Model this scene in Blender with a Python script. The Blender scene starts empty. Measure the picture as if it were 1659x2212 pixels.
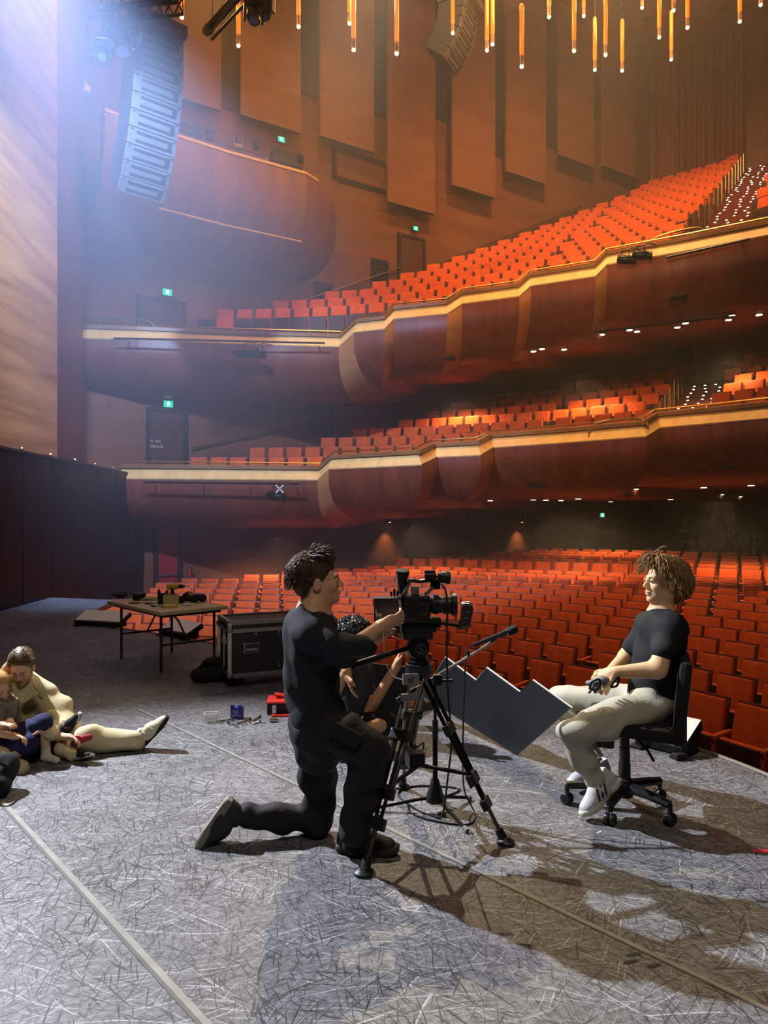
import bpy, bmesh, math, random
import numpy as np
from mathutils import Vector as V, Matrix, Euler, noise as mnoise
random.seed(7); np.random.seed(7)
sc = bpy.context.scene
COL = sc.collection

# ---------------------------------------------------------------- camera
F, CX, HY, CH = 1530.0, 829.5, 1118.0, 1.6          # focal length in px, centre column, horizon row, eye height
cam_d = bpy.data.cameras.new('camera'); cam = bpy.data.objects.new('camera', cam_d); COL.objects.link(cam)
cam_d.sensor_fit = 'VERTICAL'; cam_d.sensor_height = 36; cam_d.sensor_width = 27
cam_d.lens = F / 2212 * 36; cam_d.shift_y = (HY - 1106) / 2212
cam_d.clip_start = .05; cam_d.clip_end = 200
cam.location = (0, 0, CH); cam.rotation_euler = (math.pi/2, 0, 0)
sc.camera = cam
def P(px, py, Y): return V(((px-CX)/F*Y, Y, CH+(HY-py)/F*Y))
def G(px, py, z=0.0):
    Y = F*(CH-z)/(py-HY); return V(((px-CX)/F*Y, Y, z))

# ---------------------------------------------------------------- view and world
sc.view_settings.view_transform = 'Standard'; sc.view_settings.look = 'None'
sc.view_settings.gamma = 1; sc.view_settings.exposure = 0.0; sc.view_settings.use_curve_mapping = False
sc.cycles.use_denoising = True
try: sc.cycles.denoiser = 'OPENIMAGEDENOISE'
except Exception: pass
sc.cycles.max_bounces = 4; sc.cycles.diffuse_bounces = 2; sc.cycles.glossy_bounces = 2
sc.cycles.use_adaptive_sampling = True; sc.cycles.adaptive_threshold = .06; sc.cycles.adaptive_min_samples = 12
sc.cycles.volume_step_rate = 6.0; sc.cycles.volume_max_steps = 48; sc.cycles.use_light_tree = True
sc.cycles.transmission_bounces = 4; sc.cycles.volume_bounces = 0; sc.cycles.transparent_max_bounces = 8
sc.cycles.caustics_reflective = False; sc.cycles.caustics_refractive = False
sc.cycles.sample_clamp_indirect = 3.0
wd = bpy.data.worlds.new('world'); sc.world = wd; wd.use_nodes = True
wd.node_tree.nodes['Background'].inputs[0].default_value = (.010, .007, .006, 1)   # closed hall: a trace of stray light
wd.node_tree.nodes['Background'].inputs[1].default_value = 1.0

# ---------------------------------------------------------------- lights
def look(o, tgt): o.rotation_euler = (V(tgt)-o.location).to_track_quat('-Z', 'Y').to_euler()
def spot(name, loc, tgt, W, col, ang, blend=.5, rad=.15):
    d = bpy.data.lights.new(name, 'SPOT'); o = bpy.data.objects.new(name, d); COL.objects.link(o)
    d.energy = W; d.color = col; d.spot_size = math.radians(ang); d.spot_blend = blend; d.shadow_soft_size = rad
    o.location = loc; look(o, tgt); return o
def area(name, loc, tgt, W, col, sx, sy):
    d = bpy.data.lights.new(name, 'AREA'); o = bpy.data.objects.new(name, d); COL.objects.link(o)
    d.energy = W; d.color = col; d.shape = 'RECTANGLE'; d.size = sx; d.size_y = sy
    o.location = loc; look(o, tgt); return o
def point(name, loc, W, col, rad=.05):
    d = bpy.data.lights.new(name, 'POINT'); o = bpy.data.objects.new(name, d); COL.objects.link(o)
    d.energy = W; d.color = col; d.shadow_soft_size = rad; o.location = loc; return o
WARM = (1.0, .62, .28); AMBER = (1.0, .58, .25); BLUE = (.36, .54, 1.0)
spot('cool_stage_spot', (-5.9, 7.1, 6.4), (-.1, 2.7, .0), 8200, (.83, .89, 1.0), 47, .75, .06)
spot('warm_front_spot', (-1.3, 17.5, 17.0), (1.9, 3.2, .3), 11500, (1.0, .80, .52), 19, .75, .10)
spot('warm_left_spot', (1.0, 16.5, 15.5), (-2.5, 4.7, .5), 5200, (1.0, .80, .52), 13, .8, .10)
spot('house_wash_upper', (5.0, 16.5, 21.5), (9.5, 24.5, 11.0), 7600, AMBER, 95, .8, .8)
spot('house_wash_side', (-1.0, 14.5, 21.0), (.5, 22.5, 6.0), 4200, AMBER, 90, .9, .8)
spot('house_wash_circle', (3.0, 8.6, 8.6), (5.0, 21.0, 5.6), 1900, AMBER, 56, .9, .4)
spot('house_wash_stalls', (4.0, 13.6, 20.5), (5.5, 16.0, -1.0), 5600, AMBER, 62, .8, .6)
spot('blue_haze_spot', (-4.9, 8.3, 9.9), (-4.2, 17.0, 3.6), 15500, BLUE, 74, .7, .2)
for i, (x, y, z) in enumerate(((6.0, 21.0, 5.9), (9.5, 19.5, 6.2), (2.5, 23.0, 5.6))): spot('under_tier_downlight', (x, y, z), (x, y, 0), 560, WARM, 140, .8, .3)
for i, (x, y, z) in enumerate(((5.0, 20.0, 1.85), (9.0, 19.0, 2.1), (1.0, 21.5, 1.5), (-3.0, 20.6, 1.1), (7.5, 24.5, 2.0))): spot('under_circle_downlight', (x, y, z), (x, y, -3), 480, WARM, 150, .8, .3)
area('stage_fill_light', (.5, -1.5, 8.5), (.2, 4.2, .5), 170, (1.0, .86, .70), 3.0, 1.0)  # unseen soft fill, added overhead to lift the shadows on faces and clothes
# haze: thin theatre fog filling the house, with a thicker plume beside the proscenium
def haze(name, lo, hi, dens, plume, label):
    bm = bmesh.new(); bmesh.ops.create_cube(bm, size=1); me = bpy.data.meshes.new(name)
    for v in bm.verts: v.co = V([lo[i] if v.co[i] < 0 else hi[i] for i in range(3)])
    bm.to_mesh(me); bm.free(); o = bpy.data.objects.new(name, me); COL.objects.link(o)
    m = bpy.data.materials.new(name); m.use_nodes = True; N, L = m.node_tree.nodes, m.node_tree.links
    N.remove(N['Principled BSDF']); vs = N.new('ShaderNodeVolumeScatter'); vs.inputs['Density'].default_value = dens; vs.inputs['Anisotropy'].default_value = .15; vs.inputs['Color'].default_value = (.9,.92,1,1)
    if plume:
        tc = N.new('ShaderNodeTexCoord'); mp = N.new('ShaderNodeMapping'); mp.vector_type = 'TEXTURE'; mp.inputs['Location'].default_value = plume[0]; mp.inputs['Scale'].default_value = plume[1]
        gr = N.new('ShaderNodeTexGradient'); gr.gradient_type = 'SPHERICAL'; pw = N.new('ShaderNodeMath'); pw.operation = 'MULTIPLY'; pw.inputs[1].default_value = dens
        L.new(tc.outputs['Object'], mp.inputs[0]); L.new(mp.outputs[0], gr.inputs[0]); L.new(gr.outputs['Fac'], pw.inputs[0]); L.new(pw.outputs[0], vs.inputs['Density'])
    L.new(vs.outputs[0], N['Material Output'].inputs['Volume']); me.materials.append(m)
    o['kind'] = 'stuff'; o['label'] = label; o['category'] = 'haze'
haze('haze', (-9,7.7,-1.38), (27,36,22.5), .0075, None, 'thin pale haze hanging in the air of the hall')
haze('haze_plume', (-9.2,7.75,.6), (1.5,20.0,14.5), .070, ((-4.8,13.0,7.0), (5.8,6.4,7.0)), 'thicker blue-lit haze around the big speaker array at upper left')


# ---------------------------------------------------------------- materials
def lin(c):
    c = c/255.0
    return c/12.92 if c <= .04045 else ((c+.055)/1.055)**2.4
def rgb(r, g, b): return (lin(r), lin(g), lin(b), 1)
MATS = {}
def nt(m): return m.node_tree.nodes, m.node_tree.links
def mat(name, col, rough=.6, metal=0, spec=.4, var=0, vscale=6, bump=0, bscale=30, emit=None, estr=0, stretch=None, sheen=0):
    """col: rgba; var: brightness variation by noise; bump: relief strength; stretch: noise scale per axis"""
    if name in MATS: return MATS[name]
    m = bpy.data.materials.new(name); m.use_nodes = True; N, L = nt(m)
    b = N['Principled BSDF']; b.inputs['Base Color'].default_value = col; b.inputs['Roughness'].default_value = rough
    b.inputs['Metallic'].default_value = metal; b.inputs['Specular IOR Level'].default_value = spec
    if sheen: b.inputs['Sheen Weight'].default_value = sheen; b.inputs['Sheen Roughness'].default_value = .4; b.inputs['Sheen Tint'].default_value = col
    if emit: b.inputs['Emission Color'].default_value = emit; b.inputs['Emission Strength'].default_value = estr
    if var or bump:
        tc = N.new('ShaderNodeTexCoord'); mp = N.new('ShaderNodeMapping'); L.new(tc.outputs['Object'], mp.inputs[0])
        if stretch: mp.inputs['Scale'].default_value = stretch
    if var:
        n = N.new('ShaderNodeTexNoise'); n.inputs['Scale'].default_value = vscale; n.inputs['Detail'].default_value = 5
        L.new(mp.outputs[0], n.inputs['Vector'])
        r = N.new('ShaderNodeMapRange'); r.inputs[1].default_value = .25; r.inputs[2].default_value = .75
        r.inputs[3].default_value = 1-var; r.inputs[4].default_value = 1+var; L.new(n.outputs[0], r.inputs[0])
        mx = N.new('ShaderNodeMix'); mx.data_type = 'RGBA'; mx.blend_type = 'MULTIPLY'; mx.inputs[0].default_value = 1
        mx.inputs[6].default_value = col; L.new(r.outputs[0], mx.inputs[7]); L.new(mx.outputs[2], b.inputs['Base Color'])
    if bump:
        n2 = N.new('ShaderNodeTexNoise'); n2.inputs['Scale'].default_value = bscale; n2.inputs['Detail'].default_value = 3
        L.new(mp.outputs[0], n2.inputs['Vector'])
        bp = N.new('ShaderNodeBump'); bp.inputs['Strength'].default_value = bump; bp.inputs['Distance'].default_value = .01
        L.new(n2.outputs[0], bp.inputs['Height']); L.new(bp.outputs[0], b.inputs['Normal'])
    MATS[name] = m; return m
def wood(name, c1, c2, stretch, rough=.45, scale=1.0, spec=.35):
    if name in MATS: return MATS[name]
    m = bpy.data.materials.new(name); m.use_nodes = True; N, L = nt(m); b = N['Principled BSDF']
    b.inputs['Roughness'].default_value = rough; b.inputs['Specular IOR Level'].default_value = spec
    tc = N.new('ShaderNodeTexCoord'); mp = N.new('ShaderNodeMapping'); mp.inputs['Scale'].default_value = stretch
    L.new(tc.outputs['Object'], mp.inputs[0])
    n = N.new('ShaderNodeTexNoise'); n.inputs['Scale'].default_value = scale; n.inputs['Detail'].default_value = 6
    n.inputs['Roughness'].default_value = .6; n.inputs['Distortion'].default_value = .6; L.new(mp.outputs[0], n.inputs['Vector'])
    r = N.new('ShaderNodeValToRGB'); r.color_ramp.elements[0].position = .32; r.color_ramp.elements[1].position = .7
    r.color_ramp.elements[0].color = c1; r.color_ramp.elements[1].color = c2; L.new(n.outputs[0], r.inputs[0])
    L.new(r.outputs[0], b.inputs['Base Color']); MATS[name] = m; return m
def emitter(name, col, s):
    if name in MATS: return MATS[name]
    m = bpy.data.materials.new(name); m.use_nodes = True; N, L = nt(m)
    b = N['Principled BSDF']; b.inputs['Base Color'].default_value = (.02,.02,.02,1)
    b.inputs['Emission Color'].default_value = col; b.inputs['Emission Strength'].default_value = s
    MATS[name] = m; return m
def glass(name, col=(.9,.9,.9,1), rough=.05, alpha=.35):
    """thin clear plastic or glass: mostly see-through with a gloss"""
    if name in MATS: return MATS[name]
    m = bpy.data.materials.new(name); m.use_nodes = True; N, L = nt(m); b = N['Principled BSDF']
    b.inputs['Base Color'].default_value = col; b.inputs['Roughness'].default_value = rough; b.inputs['Alpha'].default_value = alpha
    MATS[name] = m; return m

BLK = mat('black_plastic', rgb(22,22,24), .45, var=.2)
MBLK = mat('black_metal', rgb(20,20,22), .3, .6, bump=.05)
CHR = mat('chrome', rgb(200,200,200), .18, 1)
ALU = mat('aluminium', rgb(150,150,145), .35, .9, var=.15, vscale=20)
GREY = mat('grey_plastic', rgb(110,110,112), .5)
WHT = mat('white_plastic', rgb(205,203,195), .5, var=.06)

# ---------------------------------------------------------------- mesh builder
ORG = {}
def obj(name, me, m=None, parent=None, loc=None):
    o = bpy.data.objects.new(name, me); COL.objects.link(o)
    if m is not None and not me.materials: me.materials.append(m)
    if parent is not None: o.parent = parent
    if loc is not None: o.location = loc
    return o
def tag(o, label=None, cat=None, group=None, kind=None):
    if label: o['label'] = label
    if cat: o['category'] = cat
    if group: o['group'] = group
    if kind: o['kind'] = kind
    return o
def thing(name, loc, label, cat, group=None, kind=None):
    o = bpy.data.objects.new(name, None); COL.objects.link(o); o.location = loc; o.empty_display_size = .1
    ORG[o.name] = V(loc); return tag(o, label, cat, group, kind)
class MB:
    """collects shapes in world coordinates; build() links them as ONE mesh object"""
    def __init__(s): s.v = []; s.f = []; s.b = []
    def add(s, vs, fs):
        n = len(s.v); s.b.append((n, len(s.f))); s.v += [V(x) for x in vs]; s.f += [tuple(i+n for i in f) for f in fs]; return s
    def box(s, c, size, R=None, bev=0):
        c = V(c); x, y, z = size[0]/2, size[1]/2, size[2]/2; R = R or Matrix.Identity(3)
        if bev <= 0:
            vs = [c+R@V((a*x, b*y, d*z)) for a in (-1,1) for b in (-1,1) for d in (-1,1)]
            return s.add(vs, [(0,1,3,2),(4,6,7,5),(0,4,5,1),(2,3,7,6),(0,2,6,4),(1,5,7,3)])
        bm = bmesh.new(); bmesh.ops.create_cube(bm, size=1)
        for v in bm.verts: v.co = V((v.co.x*2*x, v.co.y*2*y, v.co.z*2*z))
        bmesh.ops.bevel(bm, geom=bm.edges[:], offset=min(bev, x*.95, y*.95, z*.95), segments=2, affect='EDGES', profile=.6)
        bm.verts.index_update(); vs = [c+R@v.co for v in bm.verts]; fs = [[v.index for v in f.verts] for f in bm.faces]; bm.free()
        return s.add(vs, fs)
    def tube(s, pts, r, n=8, caps=True):
        """tube through points; r a number or a list"""
        pts = [V(p) for p in pts]; m = len(pts); rs = r if isinstance(r, (list, tuple)) else [r]*m
        t0 = (pts[1]-pts[0]).normalized(); up = V((0,0,1)) if abs(t0.z) < .9 else V((1,0,0))
        a = t0.cross(up).normalized(); vs = []
        for i, p in enumerate(pts):
            t = ((pts[min(i+1,m-1)]-p).normalized() + (p-pts[max(i-1,0)]).normalized())
            t = t.normalized() if t.length > 1e-6 else t0
            a = (a - t*a.dot(t)); a = a.normalized() if a.length > 1e-6 else t.orthogonal().normalized(); b = t.cross(a)
            for k in range(n):
                an = 2*math.pi*k/n; vs.append(p + (a*math.cos(an)+b*math.sin(an))*rs[i])
        fs = [(i*n+k, i*n+(k+1)%n, (i+1)*n+(k+1)%n, (i+1)*n+k) for i in range(m-1) for k in range(n)]
        if caps: fs += [tuple(reversed(range(n))), tuple((m-1)*n+k for k in range(n))]
        return s.add(vs, fs)
    def cyl(s, a, b, r0, r1=None, n=16): return s.tube([a, b], [r0, r0 if r1 is None else r1], n)
    def lathe(s, c, axis, prof, n=20):
        """prof: list of (distance along axis, radius)"""
        axis = V(axis).normalized(); c = V(c)
        return s.tube2([c+axis*d for d, _ in prof], [r for _, r in prof], axis, n)
    def tube2(s, pts, rs, axis, n):
        a = axis.orthogonal().normalized(); b = axis.cross(a); vs = []; m = len(pts)
        for p, r in zip(pts, rs):
            for k in range(n):
                an = 2*math.pi*k/n; vs.append(p+(a*math.cos(an)+b*math.sin(an))*max(r, 1e-4))
        fs = [(i*n+k, i*n+(k+1)%n, (i+1)*n+(k+1)%n, (i+1)*n+k) for i in range(m-1) for k in range(n)]
        fs += [tuple(reversed(range(n))), tuple((m-1)*n+k for k in range(n))]
        return s.add(vs, fs)
    def ball(s, c, r, n=12, R=None):
        c = V(c); r = V(r) if not isinstance(r, (int, float)) else V((r,r,r)); R = R or Matrix.Identity(3); vs = []; h = n//2
        for i in range(h+1):
            th = math.pi*i/h
            for k in range(n):
                ph = 2*math.pi*k/n; vs.append(c+R@V((r.x*math.sin(th)*math.cos(ph), r.y*math.sin(th)*math.sin(ph), r.z*math.cos(th))))
        fs = [(i*n+k, (i+1)*n+k, (i+1)*n+(k+1)%n, i*n+(k+1)%n) for i in range(h) for k in range(n)]
        return s.add(vs, fs)
    def prism(s, poly, vec):
        """poly: 3D outline, extruded by vec"""
        n = len(poly); p = [V(x) for x in poly]; vec = V(vec)
        return s.add(p+[x+vec for x in p], [tuple(range(n)), tuple(reversed(range(n, 2*n)))] + [(i, i+n, (i+1)%n+n, (i+1)%n) for i in range(n)])
    def mesh(s, name, off=None):
        me = bpy.data.meshes.new(name); off = off or V((0,0,0))
        me.from_pydata([v-off for v in s.v], [], s.f); me.update()
        bm = bmesh.new(); bm.from_mesh(me); bmesh.ops.remove_doubles(bm, verts=bm.verts, dist=1e-5)
        bmesh.ops.recalc_face_normals(bm, faces=bm.faces); bm.to_mesh(me); bm.free(); return me
    def parts(s, name, m, parent, smooth=False):
        b = s.b+[(len(s.v), len(s.f))]
        for (v0, f0), (v1, f1) in zip(b[:-1], b[1:]):
            q = MB(); q.v = s.v[v0:v1]; q.f = [tuple(i-v0 for i in f) for f in s.f[f0:f1]]; q.build(name, m, parent, smooth)
    def build(s, name, m, parent=None, smooth=False, loc=None):
        off = None; 
        if parent is not None:
            q = parent
            while q is not None and q.name not in ORG: q = q.parent
            off = ORG[q.name] if q is not None else V((0,0,0))
        elif loc is not None: off = V(loc)
        me = s.mesh(name, off); me.materials.append(m)
        if smooth:
            me.polygons.foreach_set('use_smooth', [True]*len(me.polygons))
            try: me.set_sharp_from_angle(angle=math.radians(smooth if smooth is not True else 40))
            except Exception: pass
        o = obj(name, me, None, parent)
        if parent is None and loc is not None: o.location = loc; ORG[o.name] = V(loc)
        return o
def Rz(a): return Matrix.Rotation(a, 3, 'Z')
def frame(x, z=None):
    """rotation matrix with local x along x and local z near z"""
    x = V(x).normalized(); z = V(z or (0,0,1)); y = z.cross(x).normalized(); z = x.cross(y)
    return Matrix((x, y, z)).transposed()
def arc(pts, k=6):
    """smooth curve through points (Catmull-Rom)"""
    pts = [V(p) for p in pts]; out = []
    for i in range(len(pts)-1):
        p0, p1, p2, p3 = pts[max(i-1,0)], pts[i], pts[i+1], pts[min(i+2,len(pts)-1)]
        for j in range(k):
            t = j/k; out.append(.5*((2*p1)+(p2-p0)*t+(2*p0-5*p1+4*p2-p3)*t*t+(3*p1-p0-3*p2+p3)*t**3))
    return out+[pts[-1]]
def copy_tree(o, parent=None):
    c = o.copy(); COL.objects.link(c); c.parent = parent
    for ch in list(o.children): copy_tree(ch, c)
    return c
ORD = 'first second third fourth fifth sixth seventh eighth ninth tenth eleventh twelfth thirteenth fourteenth fifteenth sixteenth seventeenth eighteenth nineteenth twentieth'.split()
def ordinal(i):
    if i < 20: return ORD[i]
    t = ['twenty', 'thirty', 'forty', 'fifty'][(i+1)//10-2]
    return (t[:-1]+'ieth') if (i+1) % 10 == 0 else t+'-'+ORD[(i+1) % 10-1]

# ================================================================ the hall
M_WALL = wood('wall_timber', rgb(112,62,36), rgb(138,80,48), (.22,.22,2.2), .5)
M_PANEL = wood('panel_timber', rgb(122,72,42), rgb(146,90,54), (.3,.3,1.6), .55)
M_SPLAY = wood('splay_timber', rgb(150,98,58), rgb(208,150,94), (.28,.28,2.4), .5, 1.1)
M_HULL = wood('fascia_timber', rgb(92,42,26), rgb(128,62,36), (3.2,3.2,.25), .38)
M_RET = wood('fascia_return_timber', rgb(150,96,56), rgb(184,122,74), (.8,.8,4), .45)
M_BAND = wood('pale_band_timber', rgb(214,168,96), rgb(236,196,126), (5,5,.8), .5)
M_CAP = wood('cap_timber', rgb(120,82,44), rgb(150,108,62), (1,1,3), .4)
M_DARK = mat('black_wall_paint', rgb(17,12,11), .55, var=.25, vscale=2)
M_CARPET = mat('dark_red_carpet', rgb(70,22,16), .95, var=.2, vscale=14)
M_CEIL = wood('ceiling_timber', rgb(112,56,32), rgb(138,72,42), (.3,1.2,1), .5)
M_SOFF = mat('soffit_paint', rgb(150,72,40), .7, var=.05)
M_DOOR = mat('door_timber', rgb(84,46,30), .45, var=.15, vscale=8, stretch=(4,4,.4))
M_REDDOOR = mat('red_door_paint', rgb(150,34,34), .45)
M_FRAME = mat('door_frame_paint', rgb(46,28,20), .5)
M_VENT = mat('vent_grey', rgb(48,40,36), .6)
M_BRASS = mat('brass_rail', rgb(190,150,84), .25, .9)
M_GREEN = emitter('exit_green', (.0,.62,.36,1), 1.6)
M_EXITW = emitter('exit_white', (.55,1,.85,1), 4)
M_DL = emitter('downlight_glow', (1,.78,.42,1), 14)

W0 = V((-6.58, 21.0, 0)); WD = V((.8496, .5277, 0)); WN = V((.5277, -.8496, 0))
def on_wall(px, py, off=0.0, A=W0, D=WD, N=WN):
    a = A+N*off; r = (px-CX)/F
    k = (r*a.y-a.x)/(D.x-r*D.y); p = a+D*k
    return V((p.x, p.y, CH+(HY-py)/F*p.y))
def slab(name, p0, p1, z0, z1, m, th=.25, side=1):
    a = V((p0[0], p0[1], z0)); b = V((p1[0], p1[1], z0)); d = (b-a).normalized(); n = V((-d.y, d.x, 0))*th*side
    mb = MB(); mb.prism([a, b, V((b.x, b.y, z1)), V((a.x, a.y, z1))], n)
    return tag(mb.build(name, m), kind='structure')
FLOOR_Z = -1.42; CEIL_Z = 22.6
CORNER = on_wall(1405, 0); CORNER.z = 0
BACK_D = V((.866, -.5, 0))
slab('wall_side', on_wall(150, 0), CORNER, FLOOR_Z, CEIL_Z, M_WALL)
bk = CORNER + BACK_D*26
slab('wall_back', CORNER, bk, FLOOR_Z, CEIL_Z, M_WALL)
slab('wall_left', (-6.3, 4.0), (-6.78, 14.7), 2.78, CEIL_Z, M_SPLAY)
slab('wall_left_return', (-6.78, 14.7), on_wall(186, 0), 2.78, CEIL_Z, M_WALL)
slab('wall_left_lower', (-6.15, 4.0), (-7.08, 21.6), FLOOR_Z, 2.78, M_DARK)
# panel joints and the little brass studs along the ledge of the dark wall
ledge = MB(); ledge.box((-6.66, 13.0, 2.80), (.16, 17.4, .05), Rz(math.radians(3.02))); tag(ledge.build('trim_1', M_FRAME), kind='structure')
lw = bpy.data.objects['wall_left_lower']
for i in range(8):
    y = 11.0+i*1.3; x = -6.15-.93*(y-4)/17.6
    MB().box((x+.012, y, 1.38), (.02, 1.26, 2.72), Rz(math.radians(3.02))).build('panel', M_DARK, lw)
for i in range(6):
    y = 11.6+i*1.25; x = -6.15-.93*(y-4)/17.6
    MB().ball((x+.05, y, 2.85), .035, 8).build('stud', M_BRASS, lw)
c = MB(); c.prism([V((-30, -6, CEIL_Z)), V((40, -6, CEIL_Z)), V((40, 45, CEIL_Z)), V((-30, 45, CEIL_Z))], (0, 0, .2))
ceil = tag(c.build('ceiling', M_CEIL), kind='structure')
for px, py in ((1333,10),(1345,17),(1395,42),(1430,60),(1563,20)):
    Y = (CEIL_Z-CH)*F/(HY-py); p = P(px, py, Y)
    MB().cyl(p+V((0,0,-.02)), p+V((0,0,.05)), .14, n=14).build('downlight_hole', M_FRAME, ceil)

# ---------------------------------------------------------------- stage and stalls floor
def floor_mat():
    m = bpy.data.materials.new('scuffed_vinyl'); m.use_nodes = True; N, L = nt(m); b = N['Principled BSDF']
    tc = N.new('ShaderNodeTexCoord')
    def mapped(rot, scale):
        mp = N.new('ShaderNodeMapping'); mp.vector_type = 'TEXTURE'; mp.inputs['Rotation'].default_value = (0,0,math.radians(rot)); mp.inputs['Scale'].default_value = tuple(1/q for q in scale)
        L.new(tc.outputs['Object'], mp.inputs[0]); return mp.outputs[0]
    def noise(vec, s, d=4, rough=.55):
        n = N.new('ShaderNodeTexNoise'); n.inputs['Scale'].default_value = s; n.inputs['Detail'].default_value = d
        n.inputs['Roughness'].default_value = rough; L.new(vec, n.inputs['Vector']); return n
    def rng(v, a, bb, c=0, d=1):
        r = N.new('ShaderNodeMapRange'); r.inputs[1].default_value = a; r.inputs[2].default_value = bb
        r.inputs[3].default_value = c; r.inputs[4].default_value = d; L.new(v, r.inputs[0]); return r.outputs[0]
    def math_(op, a, bb):
        n = N.new('ShaderNodeMath'); n.operation = op
        for i, x in enumerate((a, bb)):
            if isinstance(x, (int, float)): n.inputs[i].default_value = x
            else: L.new(x, n.inputs[i])
        return n.outputs[0]
    def scrib(rot, scale, s, wob, width, mask_s, lo):
        """thin wandering scratches: level lines of a stretched noise, broken up by a mask"""
        n_ = noise(mapped(rot, scale), s, wob, .4)
        line = rng(math_('ABSOLUTE', math_('SUBTRACT', n_.outputs[0], .5), 0), 0, width, 1, 0)
        msk = rng(noise(mapped(rot+31, (1,1,1)), mask_s, 1).outputs[0], lo, lo+.06)
        return math_('MULTIPLY', line, msk)
    wn = noise(tc.outputs['Object'], 1.6, 1); wv = N.new('ShaderNodeVectorMath'); wv.operation = 'MULTIPLY_ADD'
    L.new(wn.outputs[1], wv.inputs[0]); wv.inputs[1].default_value = (.26,.26,0); L.new(tc.outputs['Object'], wv.inputs[2])
    def stroke(rot, sx, sy, lo, hi, off=0):
        """short scuffs in one direction: peaks of a noise stretched many times longer than wide"""
        mp = N.new('ShaderNodeMapping'); mp.vector_type = 'TEXTURE'; mp.inputs['Rotation'].default_value = (0,0,math.radians(rot)); mp.inputs['Scale'].default_value = (1/sx,1/sy,1); mp.inputs['Location'].default_value = (off,off*.7,0)
        L.new(wv.outputs[0], mp.inputs[0]); return rng(noise(mp.outputs[0], 1.0, 1, .4).outputs[0], lo, hi)
    def most(q):
        t = q[0]
        for x in q[1:]: t = math_('MAXIMUM', t, x)
        return t
    dark = most([stroke(r, sx*1.25, sy*1.7, .645, .71, i*3.7) for i, (r, sx, sy) in enumerate(((18,3.2,58),(-47,3.6,66),(76,4.2,60),(-16,2.8,70),(112,4.6,64),(47,2.6,72),(150,5.0,60),(95,2.4,80),(-75,3.4,62)))])
    dark = math_('MULTIPLY', dark, rng(noise(mapped(0,(1,1,1)), .8, 2).outputs[0], .34, .54, .6, 1.0))
    dark = math_('MAXIMUM', dark, most([scrib(20,(1,4.2,1),3.4,.5,.006,1.8,.52), scrib(-60,(1,5.0,1),2.8,.4,.005,1.5,.53), scrib(100,(1,4.5,1),3.8,.5,.006,2.0,.53)]))
    light = most([stroke(r, sx*1.15, sy*1.6, .655, .75, 11+i*2.9) for i, (r, sx, sy) in enumerate(((-8,1.6,62),(26,1.8,70),(-36,1.7,66),(60,3.0,60),(4,1.1,90)))])
    blot = rng(noise(mapped(0, (1,1,1)), .9, 3).outputs[0], .3, .7, .72, 1.2)
    fine = rng(noise(mapped(11, (1,1.3,1)), 30, 3, .8).outputs[0], .32, .68, .50, 1.45)
    base = N.new('ShaderNodeMix'); base.data_type = 'RGBA'; base.blend_type = 'MULTIPLY'; base.inputs[0].default_value = 1
    base.inputs[6].default_value = rgb(112,112,114); L.new(math_('MULTIPLY', blot, fine), base.inputs[7])
    mixl = N.new('ShaderNodeMix'); mixl.data_type = 'RGBA'; L.new(math_('MULTIPLY', light, .72), mixl.inputs[0])
    L.new(base.outputs[2], mixl.inputs[6]); mixl.inputs[7].default_value = rgb(188,188,190)
    mixd = N.new('ShaderNodeMix'); mixd.data_type = 'RGBA'; L.new(math_('MULTIPLY', dark, .88), mixd.inputs[0])
    L.new(mixl.outputs[2], mixd.inputs[6]); mixd.inputs[7].default_value = rgb(22,22,24)
    L.new(mixd.outputs[2], b.inputs['Base Color'])
    b.inputs['Roughness'].default_value = .5; b.inputs['Specular IOR Level'].default_value = .28
    return m
M_STAGE = floor_mat()
edge = [G(1659,1676), G(1480,1612), G(1320,1572), G(1120,1528), G(930,1488), G(700,1440), G(520,1404), G(380,1376), G(200,1350)]
edge = arc([V((3.2,1.2,0)), V((2.78,2.9,0))]+edge, 4)
top = [G(170,1335), G(250,1296), V((-6.75,14.2,0)), V((-6.1,-4,0)), V((4.2,-4,0))]
st = MB(); poly = edge+top; st.prism([p+V((0,0,-.10)) for p in poly], (0,0,.10))
stage = tag(st.build('floor', M_STAGE), kind='structure')
fa = MB()
for a, b in zip(edge[:-1], edge[1:]):
    i = V((-.45,-.42,0))
    fa.add([a+i*.1+V((0,0,-.10)), b+i*.1+V((0,0,-.10)), b+i*.1+V((0,0,FLOOR_Z)), a+i*.1+V((0,0,FLOOR_Z))], [(0,1,2,3)])
fa.build('stage_front', M_DARK, stage)
tr = MB(); tr.tube([p+V((0,0,.004)) for p in edge], .014, 6); tr.build('edge_trim', mat('edge_trim_brown', rgb(120,104,88), .5), stage)
sf = MB(); sf.prism([V((-9,2,FLOOR_Z-.2)), V((30,-8,FLOOR_Z-.2)), V((30,40,FLOOR_Z-.2)), V((-9,40,FLOOR_Z-.2))], (0,0,.2))
tag(sf.build('floor_stalls', M_CARPET), kind='structure')
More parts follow.
